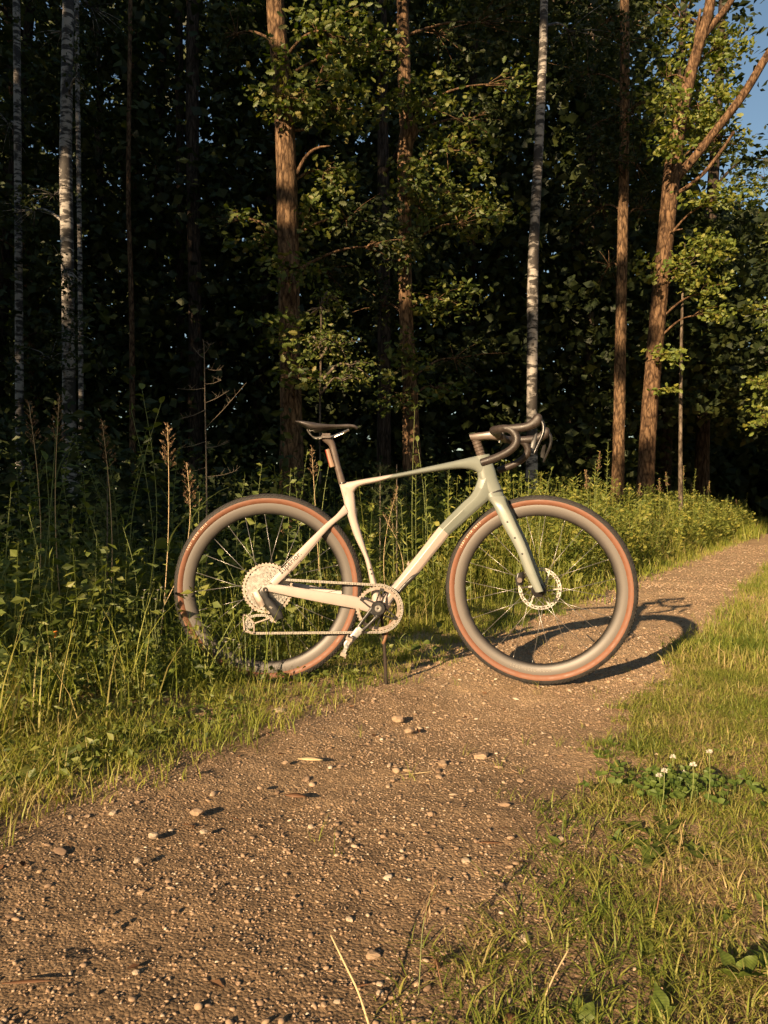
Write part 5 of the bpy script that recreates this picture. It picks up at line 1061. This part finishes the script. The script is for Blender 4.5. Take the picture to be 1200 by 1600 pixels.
# left of the bicycle
reed(52, 45, 628, 3.0, 62, 'tall brown reed grass head nearest the left edge')
reed(104, 93, 618, 3.0, 62, 'tallest brown reed grass head, second from the left edge', -.03)
reed(168, 160, 660, 3.1, 58, 'brown reed grass head left of the round-leaved bush', .03, .034)
reed(248, 262, 664, 3.0, 56, 'yellowish reed grass head beside the bare spruce sapling', .02, .036, 200)
reed(205, 292, 725, 3.0, 60, 'drooping brown reed head low beside the sapling', .10, .034)
reed(505, 487, 698, 3.6, 40, 'brown reed head standing under the rear lamp', .0, .02, 90)
reed(612, 622, 760, 4.0, 34, 'short reddish reed head seen inside the frame triangle', -.06, .016, 80)
reed(590, 598, 802, 3.8, 26, 'bent reed head lying sideways inside the frame triangle', .12, .014, 60)
broad(60, 2.9, [(88, 668), (72, 720)], 'oval', 'leaf_dock', .085, 'sunlit plant with broad oval leaves beside the left reeds', per=7, start=.45)
broad(225, 3.3, [(222, 608), (205, 640), (252, 630)], 'round', 'leaf_weed', .058, 'round-leaved bush topping the weeds left of the rear wheel', per=10, start=.35)
broad(20, 2.7, [(18, 762), (45, 800)], 'oval', 'leaf_dock', .05, 'yellowish sprouting weed at the left edge', per=9, start=.4)
broad(135, 3.0, [(137, 795), (120, 830)], 'oval', 'leaf_weed', .06, 'weed with folded pointed leaves left of centre in the shade', per=8, start=.35)
broad(192, 2.9, [(192, 822)], 'lance', 'leaf_dock', .08, 'single lance-leaved sprout catching light in the left weeds', per=9, start=.4, asc=1.0)
broad(350, 3.3, [(345, 868), (385, 850), (420, 905)], 'round', 'leaf_dock', .060, 'sunlit round-leaved weed seen through the rear wheel', per=9, start=.3)
broad(470, 3.4, [(470, 842), (445, 885)], 'round', 'leaf_weed', .055, 'leafy weed behind the rear cassette', per=8, start=.3)
broad(505, 3.7, [(500, 728), (515, 720)], 'round', 'leaf_weed', .050, 'small round-leaved weed below the rear lamp', per=6, start=.6)
broad(470, 3.05, [(432, 985), (455, 978)], 'oval', 'leaf_dock', .075, 'broad-leaved weed just under the rear derailleur', per=4, start=.4)
broad(335, 2.95, [(335, 975)], 'oval', 'leaf_weed', .07, 'dark oval-leaved weed low inside the rear wheel', per=5, start=.3)
broad(800, 4.2, [(826, 742), (815, 760), (845, 770)], 'oval', 'leaf_dock', .055, 'lit leafy weed right below the handlebar drops', per=8, start=.5)
broad(860, 4.8, [(862, 735), (880, 770)], 'oval', 'leaf_weed', .055, 'leafy weed behind the brake levers', per=8, start=.4)
broad(655, 4.6, [(648, 640), (652, 690)], 'oval', 'leaf_weed', .075, 'tall sparse leafy weed in front of the slim oak base', per=5, start=.55)
broad(700, 3.25, [(690, 975), (640, 985)], 'oval', 'leaf_dock', .06, 'low bright weed right of the chainring', per=4, start=.2)
broad(150, 2.45, [(148, 985), (170, 1010)], 'oval', 'leaf_dock', .060, 'sunlit oval-leaved weed in front of the left bank', per=6, start=.25)
broad(45, 2.4, [(40, 1000), (62, 985), (20, 1030)], 'oval', 'leaf_dock', .070, 'bright broad-leaved weed left of the orange bud', per=6, start=.25)
broad(215, 2.5, [(205, 1000), (232, 1005)], 'lance', 'leaf_dock', .080, 'bright lance-leaved weed under the white flowers', per=7, start=.25, asc=.8)
broad(115, 2.75, [(112, 900), (130, 920)], 'oval', 'leaf_dock', .070, 'mid-height broad-leaved weed catching sun in the left bank', per=7, start=.3)
broad(275, 2.62, [(270, 985), (285, 1000)], 'oval', 'leaf_dock', .050, 'leafy weed right in front of the rear tyre left side', per=6, start=.25)
broad(10, 2.6, [(8, 890), (25, 915)], 'oval', 'leaf_dock', .075, 'broad-leaved weed half cut by the left edge', per=7, start=.3)
# seeded small weeds filling the left bank
cnt = 0
for i in range(64):
    px = -40 + 560 * rng.rand(); d = 2.75 + 1.9 * rng.rand(); x = px2(px, d); o_, t_ = OT(x, d)
    if o_ > -1.95: continue
    hpx = 150 + 150 * rng.rand(); stalk(px, px + 26 * rng.normal(), CAM_H * F / d + 800 - hpx, d, 'shaded leafy weed stalk in the bank left of the bicycle', 'weed stalks of the left bank', .085, 62, 'leaf_weed', 'weed_stalk', .12, .35, .0020, LEAF)
# leafy goldenrod-like stalks behind the frame and the front wheel
ORD = 'first second third fourth fifth sixth seventh eighth ninth tenth eleventh twelfth thirteenth fourteenth fifteenth sixteenth'.split()
def rank(q, k): return ORD[sorted(q, key=lambda e: e[1]).index(k)]
FS = ((628, 626, 780, 4.0), (652, 650, 725, 4.3), (668, 664, 745, 4.2), (690, 700, 742, 4.4), (705, 702, 728, 4.6), (640, 634, 820, 3.7), (675, 672, 800, 3.8), (720, 722, 790, 4.0), (738, 742, 770, 4.3), (610, 612, 800, 4.0))
for e in FS:
    px, pxt, pyt, d = e; stalk(px, pxt, pyt, d, 'upright leafy stalk seen through the frame triangle, %s from the left' % rank(FS, e), 'leafy stalks behind the frame', .085, 62, asc=.8)
RS = ((925, 930, 720, 5.6), (945, 950, 690, 5.8), (938, 937, 706, 5.8), (918, 915, 735, 5.4), (990, 1000, 755, 6.4), (1040, 1040, 738, 7.2), (1032, 1030, 748, 7.0), (1070, 1068, 728, 8.2), (1085, 1087, 732, 8.6), (1078, 1080, 755, 8.0), (1105, 1100, 760, 9), (1110, 1108, 752, 9.2), (1135, 1137, 772, 10.5), (1165, 1168, 768, 12), (1150, 1150, 780, 11.5), (1185, 1186, 778, 13.5))
for e in RS:
    px, pxt, pyt, d = e; d = (1.66 + .35 * rng.rand()) / (.5075 - .862 * (px - 600) / F); stalk(px, pxt, pyt, d, 'tall leafy stalk in the weeds right of the front wheel, %s from the left' % rank(RS, e), 'leafy stalks right of the front wheel', .10, 75, asc=.75, r=.003, head=(px % 2 == 0))
# the weed belt between path and wood
def belt():
    mb = MB(); n = 0
    for i in range(1900):
        t = 2.0 + 24 * rng.rand() ** 1.2; o_ = -1.78 - 1.5 * rng.rand() ** .8
        if i > 900: t = 5 + 18 * rng.rand() ** 1.1; o_ = -1.62 - .95 * rng.rand()
        xy = W2(o_, t)
        if not inview(xy[0], xy[1], .3) or (xy[0] < -.1 and xy[1] < 4.2): continue
        h = (.42 + .48 * rng.rand()) * (.75 + .25 * min(1, (-1.6 - o_) / .5)) * (1.0 if t < 5 else 1.12); b = A(xy[0], xy[1], float(gz(*xy))); k = int(52 * h) + 14; s = rng.rand(k); az = rng.rand(k) * 6.28; lean = rng.normal(size=2) * .06
        P = np.stack([b[0] + lean[0] * s + rng.normal(size=k) * .025, b[1] + lean[1] * s + rng.normal(size=k) * .025, b[2] + h * s], 1); f = np.stack([np.cos(az), np.sin(az), .5 + .4 * rng.normal(size=k)], 1); big = 1 + .05 * max(0, xy[1] - 6)
        mb.add(scatter(*(LEAF if i % 3 == 0 else LANCE), P, frames(f, np.tile(A(-.2, -.3, .5), (k, 1)) + rng.normal(size=(k, 3)) * .6), (.045 + .04 * rng.rand(k)) * (1.1 - .5 * s) * big)); mb.add(tube([b, b + A(lean[0], lean[1], h)], [.002 * big, .001 * big], 4, 1, False))
    o = mb.build('weeds', 'leaf_stalk', smooth=False); tag(o, 'dense belt of leafy weeds between the path and the wood', 'weeds', kind='stuff')
belt()
def bank():
    mb = MB()
    for i in range(760):
        px = -60 + 640 * rng.rand(); d = 1.7 + 3.6 * rng.rand(); x = px2(px, d); o_, t_ = OT(x, d)
        if o_ > -1.50 or (o_ > -1.8 and rng.rand() < .5): continue
        h = (.10 + .40 * rng.rand()) * max(.14, min(1, .35 + (-1.8 - o_) / .5)); b = A(x, d, float(gz(x, d))); k = 34; s = rng.rand(k); P = b + np.stack([rng.normal(size=k) * .05, rng.normal(size=k) * .05, h * s], 1)
        mb.add(scatter(*(LEAF if i % 2 else LANCE), P, leaf_frames(k, .5, -.1), (.024 if o_ > -2.0 else .034) * (.6 + .9 * rng.rand(k)))); mb.add(tube([b, b + A(rng.normal() * .05, rng.normal() * .05, h)], [.0016, .0008], 4, 1, False))
    o = mb.build('weeds', 'leaf_weed', smooth=False); tag(o, 'tangle of low shaded weeds covering the bank left of the bicycle', 'weeds', kind='stuff')
bank()
# bare spruce sapling
base = at(322, 3.5); root = empty('spruce_sapling', base); tag(root, 'bare dead spruce sapling with thin side twigs left of the rear wheel', 'sapling')
C = np.array([P3(x, y, 3.5) for x, y in ((324, 900), (323, 780), (321, 660), (320, 600), (319, 545), (317, 530))]) - base; C[0] = 0
mb = MB(); mb.add(tube(C, [.0045, .0038, .0032, .0026, .0016, .001], 8, 4, True)); mb.build('trunk', 'dead_wood', root, sharp=None)
for a, b in (((320, 552), (330, 535)), ((320, 560), (306, 548)), ((320, 575), (346, 578)), ((320, 600), (346, 594)), ((320, 607), (277, 607)), ((320, 630), (358, 610)), ((322, 640), (280, 655)), ((322, 668), (385, 598)), ((321, 690), (278, 700)), ((322, 700), (360, 690)), ((323, 730), (275, 740)), ((323, 745), (372, 735))):
    p, q = P3(*a, 3.5) - base, P3(*b, 3.5 + .15 * rng.normal()) - base; mb = MB(); mb.add(tube([p, p * .5 + q * .5 + A(0, 0, -.006), q], [.0017, .0012, .0006], 5, 3))
    for k in range(5): s = .35 + .6 * rng.rand(); r_ = p + (q - p) * s; mb.add(tube([r_, r_ + A(rng.normal() * .02, rng.normal() * .02, .015 + .012 * rng.rand())], [.0009, .0003], 4, 1, False))
    mb.build('twig', 'dead_wood', root, sharp=None)
# little pine and spruce saplings with needles
def needle_tree(px, pyt, d, rad_, label, tiers=9):
    base = at(px, d); root = empty('pine_sapling', base); tag(root, label, 'sapling'); top = P3(px, pyt, d) - base; mb = MB(); mb.add(tube([A(0, 0, 0), top * .5, top], [.006, .004, .002], 7)); mb.build('trunk', 'dead_wood', root, sharp=None); nm = MB()
    for i in range(tiers):
        s = .3 + .7 * i / tiers
        for k in range(4):
            a = k * 1.57 + i * .8; L = rad_ * (1.15 - s * .8); p = top * s; q = p + A(math.cos(a) * L, math.sin(a) * L, L * .9); n = 46; u = rng.rand(n); P = p + (q - p) * u[:, None]; f = unit(q - p) * .9 + rand_dirs(n) * .8
            nm.add(scatter(A([-.5, 0, 0], [.5, 0, 0], [0, 1, 0]) * A(.035, 1, 1), np.array([[0, 1, 2]]), P, frames(f, rand_dirs(n)), .030 + .018 * rng.rand(n))); nm.add(tube([p, q], [.002, .001], 4, 1, False))
    o = nm.build('needles', 'needles', root, smooth=False); o['kind'] = 'stuff'
needle_tree(594, 722, 4.6, .10, 'young pine with upright needle tufts behind the top tube')
needle_tree(168, 740, 3.5, .12, 'dim needle sapling under the third reed head', 8)
needle_tree(620, 725, 4.7, .06, 'smaller pine shoot right of the young pine behind the top tube', 7)
# small white flowers
def daisy(px, d, heads, label):
    base = at(px, d); root = empty('white_flower', base); tag(root, label, 'flower')
    for i, (x, y) in enumerate(heads):
        p = P3(x, y, d + .03 * rng.normal()) - base; mb = MB(); mb.add(tube([A(0, 0, 0), p * .55 + A(.01 * rng.normal(), 0, 0), p], [.0014, .0011, .0008], 5, 3)); mb.build('stem', 'stem_green', root, sharp=None)
        mb = MB(); n = 16; az = np.arange(n) * 6.283 / n; f = np.stack([np.cos(az), np.sin(az), .25 + .2 * rng.rand(n)], 1); mb.add(scatter(*LANCE, np.tile(p, (n, 1)), frames(f, np.tile(A(0, 0, 1), (n, 1))), np.tile(A(.011, .009, .009), (n, 1)))); mb.add(((I0[0] * A(.0028, .0028, .002)) + p, I0[1])); mb.build('flower_head', 'petal_white', root, smooth=False)
daisy(240, 2.72, [(226, 922), (233, 928), (247, 922), (252, 918), (259, 934), (223, 934), (256, 955), (243, 936)], 'small white-flowered weed left of the rear wheel')
daisy(362, 2.66, [(353, 1003), (365, 1000), (374, 1007), (357, 1013), (374, 1012), (301, 995), (303, 1000), (318, 1008)], 'small white-flowered weed in front of the rear wheel bottom')
daisy(855, 5.2, [(836, 812), (850, 808), (842, 820)], 'tiny white flowers glimpsed through the front wheel')
# orange bud
base = at(86, 2.45); root = empty('orange_flower', base); tag(root, 'single orange flower bud on a thin stem at lower left', 'flower'); top = P3(87, 988, 2.45) - base
mb = MB(); mb.add(tube([A(0, 0, 0), top * .5 + A(.003, 0, 0), top - A(0, 0, .02)], [.0014, .0013, .0013], 6, 3)); mb.build('stem', 'stem_green', root, sharp=None)
mb = MB(); mb.add(tube([top - A(0, 0, .022), top - A(0, 0, .016), top - A(0, 0, .008), top, top + A(0, 0, .004)], [.0015, .0038, .0036, .0052, .006], 10, 2)); mb.build('flower_head', 'petal_orange', root)
# broad low leaves along the left fringe
rosette(72, 1135, 'dock', 'leaf_dock', 7, .15, 'clump of upright light green dock leaves at lower left', 'dock_plant', 2.4)
rosette(100, 1120, 'dock', 'leaf_dock', 5, .11, 'smaller dock clump right of the lower left dock leaves', 'dock_plant', 2.0)
rosette(247, 1105, 'dock', 'leaf_dock', 5, .10, 'yellow-green upright leaves in the fringe left of the rear wheel', 'dock_plant', 2.4)
rosette(315, 1085, 'dock', 'leaf_dock', 4, .08, 'little leafy clump in front of the rear tyre', 'dock_plant', 2.2)
rosette(282, 1128, 'oval', 'leaf_dock', 5, .06, 'low light green leaves at the fringe edge below the rear wheel', 'leafy_plant', .8)
rosette(40, 1235, 'round', 'leaf_dock', 4, .05, 'flat round leaves at the grass edge in the lower left corner', 'leafy_plant', .5)
rosette(118, 1180, 'round', 'leaf_dock', 3, .05, 'single bright round leaves in the shaded fringe at left', 'leafy_plant', .7)
rosette(12, 1165, 'oval', 'leaf_weed', 6, .08, 'leafy weed cut by the left edge above the path', 'leafy_plant', 1.3)
rosette(160, 1095, 'oval', 'leaf_weed', 6, .08, 'mid green weed in the left fringe', 'leafy_plant', 1.5)
rosette(200, 1060, 'lance', 'leaf_weed', 9, .12, 'lance-leaved tuft behind the left fringe', 'leafy_plant', 1.6)
# right verge
rosette(1040, 1322, 'dandelion', 'leaf_dock', 9, .105, 'flat dandelion rosette with toothed leaves below the clover', 'dandelion_rosette', .25)
rosette(1152, 1540, 'dock', 'leaf_dock', 4, .056, 'big dock plant with crinkled leaves at the right edge', 'dock_plant', 1.5)
rosette(1206, 1540, 'dock', 'leaf_dock', 4, .060, 'dock leaves cut off by the right edge', 'dock_plant', 1.6)
rosette(905, 1596, 'dock', 'leaf_dock', 3, .042, 'light dock leaves at the bottom edge', 'dock_plant', .8, rad(20), rad(160))
rosette(1035, 1600, 'dock', 'leaf_dock', 3, .042, 'upright dock leaves at the bottom right edge', 'dock_plant', 1.6, rad(30), rad(130))
rosette(1085, 1510, 'oval', 'litter', 2, .030, 'small reddish withered leaf among the right grass', 'withered_leaf', .4)
rosette(1010, 1490, 'round', 'leaf_weed', 4, .022, 'small dark-leaved weed left of the big dock', 'leafy_plant', .8)
# clover with white heads
d = CAM_H * F / (1255 - 800); base = at(1058, d); root = empty('clover_patch', base); tag(root, 'patch of clover with white flower heads on the right verge', 'clover')
mb = MB(); n = 120; q = rng.normal(size=(n, 2)) * A(.075, .05); Pc = np.stack([q[:, 0], q[:, 1], np.zeros(n)], 1)
Pc[:, 2] = gz(base[0] + q[:, 0], base[1] + q[:, 1]) - base[2] + .02 + .03 * rng.rand(n)
for k in range(3):
    az = rng.rand(n) * 6.28 + k * 2.094; f = np.stack([np.cos(az), np.sin(az), .2 + .1 * rng.rand(n)], 1); mb.add(scatter(*ROUND, Pc, frames(f, np.tile(A(-.3, -.5, .8), (n, 1)) + rng.normal(size=(n, 3)) * .5), .013 + .006 * rng.rand(n)))
for p in Pc: mb.add(tube([p - A(.004, .003, .05), p], .0007, 4, 1, False))
co = mb.build('foliage', 'leaf_clover', root, smooth=False); co['kind'] = 'stuff'
for px, py in ((1051, 1183), (1083, 1195), (1108, 1175), (1068, 1208), (1032, 1216), (1038, 1205), (1087, 1234), (1030, 1212)):
    dd = d + .06 * rng.normal(); p = P3(px, py, dd) - base; mb = MB(); g0 = A(p[0] + .01 * rng.normal(), p[1], float(gz(p[0] + base[0], p[1] + base[1])) - base[2]); mb.add(tube([g0, g0 * .5 + p * .5 + A(.004, 0, 0), p], .0009, 5, 3)); mb.build('stem', 'stem_green', root, sharp=None)
    n = 46; dr = rand_dirs(n); dr[:, 2] = np.abs(dr[:, 2]) * 1.1 - .25; mb = MB(); mb.add(scatter(A([-.15, 0, 0], [.15, 0, 0], [.1, 1, 0], [-.1, 1, 0]), np.array([[0, 1, 2], [0, 2, 3]]), np.tile(p, (n, 1)), frames(dr, rand_dirs(n)), .0055 + .0025 * rng.rand(n))); mb.build('flower_head', 'petal_white', root, smooth=False)
# dry stalks and seeding grasses in front
def dry(pts, d, r, label, cat='stalk', mat='straw', seed=False):
    base = at(pts[0][0], d); root = empty('dry_stalk', base); tag(root, label, cat); C = np.array([P3(x, y, d + .02 * i) for i, (x, y) in enumerate(pts)]) - base; mb = MB(); mb.add(tube(C, np.linspace(r, r * .7, len(C)), 7, 4)); mb.build('stem', mat, root, sharp=None)
    if seed:
        n = 60; s = rng.rand(n); X = np.linspace(0, 1, len(C)); P = np.stack([np.interp(.55 + .45 * s, X, C[:, k]) for k in range(3)], 1) + rng.normal(size=(n, 3)) * .0025; m2 = MB(); m2.add(scatter(*LANCE, P, frames(np.tile(unit(C[-1] - C[-2]), (n, 1)) + rng.normal(size=(n, 3)) * .3, rand_dirs(n)), .010 + .004 * rng.rand(n))); m2.build('panicle', 'panicle', root, smooth=False)
dry([(578, 1605), (560, 1550), (540, 1508), (517, 1461)], .93, .0017, 'thick dry straw stalk leaning left at the bottom centre')
dry([(832, 1602), (850, 1560), (868, 1520), (889, 1482)], .95, .0014, 'dry straw stalk leaning right at the bottom')
dry([(1024, 1478), (1023, 1440), (1029, 1405), (1034, 1362)], 1.12, .0011, 'pinkish bent dry stalk in the right grass', mat='stem_red')
dry([(652, 1590), (656, 1520), (662, 1440), (682, 1375)], .98, .0008, 'thin seeding grass stem at the path edge', mat='stem_green', seed=True)
dry([(700, 1590), (690, 1540), (681, 1500), (680, 1505)], .98, .0008, 'short reddish grass stem beside the seeding grass', mat='stem_red', seed=True)
# twigs and bark bits on the path
def lie(px, py, w, a, label, mat='litter', name='bark_chip', thick=.004):
    d = CAM_H * F / (py - 800); b = at(px, d); L = w * d / F; x = A(math.cos(a), math.sin(a), 0) * L / 2; mb = MB(); c = A(0, 0, .012 + thick); mb.add(loft([(c - x + A(0, 0, thick * .2), c - x - A(0, 0, thick * .2), thick, 3), (c + A(0, .002, thick), c - A(0, 0, thick * .6), thick * 2.2, 3), (c + x + A(0, 0, thick * .2), c + x - A(0, 0, thick * .2), thick * .6, 3)], 8, 4, lat=(-math.sin(a), math.cos(a), 0))); o = mb.build(name, mat, None, sharp=None, loc=b); tag(o, label, 'bark chip' if name == 'bark_chip' else 'twig'); return o
lie(462, 1246, 34, -.2, 'reddish bark chip lying left in mid path')
lie(485, 1193, 40, -.15, 'pale split bark piece below the rear wheel', 'straw')
lie(95, 1258, 26, .1, 'orange-brown leaf scrap under the left grass edge')
lie(655, 1213, 50, .3, 'pale straw lying across the middle of the path', 'straw', 'dry_straw', .0012)
lie(765, 1320, 40, -.05, 'thin reddish twig on the path near the right grass', 'litter', 'twig', .0014)
lie(45, 1535, 80, .1, 'long reddish straw at the bottom left', 'litter', 'twig', .0014)
lie(800, 1585, 30, .5, 'brown leaf scrap at the bottom', 'litter')

# dead leaves, needles and bits of stalk scattered on the path and the verge
def scraps():
    mb = MB(); o, t, P = sow(2600, -1.7, 1.4, .5, 6, lambda o, t, x, y: .25 + .6 * (o < -1.2) + .5 * (o > -.6)); n = len(P); P[:, 2] = path_z(o, t, P[:, 0], P[:, 1]) + .004
    f = rand_dirs(n); f[:, 2] *= .15; u = rng.normal(size=(n, 3)) * .35 + A(0, 0, 1); k = rng.rand(n) < .3
    mb.add(scatter(*LEAF, P[k], frames(f[k], u[k]), .010 + .016 * rng.rand(k.sum()))); j = ~k; S_ = np.stack([np.full(j.sum(), .012), .015 + .045 * rng.rand(j.sum()), np.full(j.sum(), .012)], 1); mb.add(scatter(*LANCE, P[j], frames(f[j], u[j]), S_))
    o = mb.build('leaf_litter', 'litter', smooth=False); tag(o, 'dead leaf and stalk scraps scattered over path and verge', 'leaf litter', kind='stuff')
scraps()

def verge_weeds():
    mb = MB(); o, t, P = sow(900, -.5, 2.0, .6, 4.5, lambda o, t, x, y: edge(o, t) * (vnoise(x * 5, y * 5, 51) > .55)); n = len(P); k = 5
    P = np.repeat(P, k, 0); f = rand_dirs(len(P)); f[:, 2] = .25 + .3 * rng.rand(len(P)); mb.add(scatter(*ROUND, P, frames(f, np.tile(A(-.2, -.4, .8), (len(P), 1)) + rng.normal(size=(len(P), 3)) * .35), np.stack([.020 * np.ones(len(P)), .016 + .022 * rng.rand(len(P)), .02 * np.ones(len(P))], 1)))
    o = mb.build('low_weeds', 'leaf_clover', smooth=False); tag(o, 'small broad-leaved weeds mixed through the right-hand turf', 'weeds', kind='stuff')
verge_weeds()
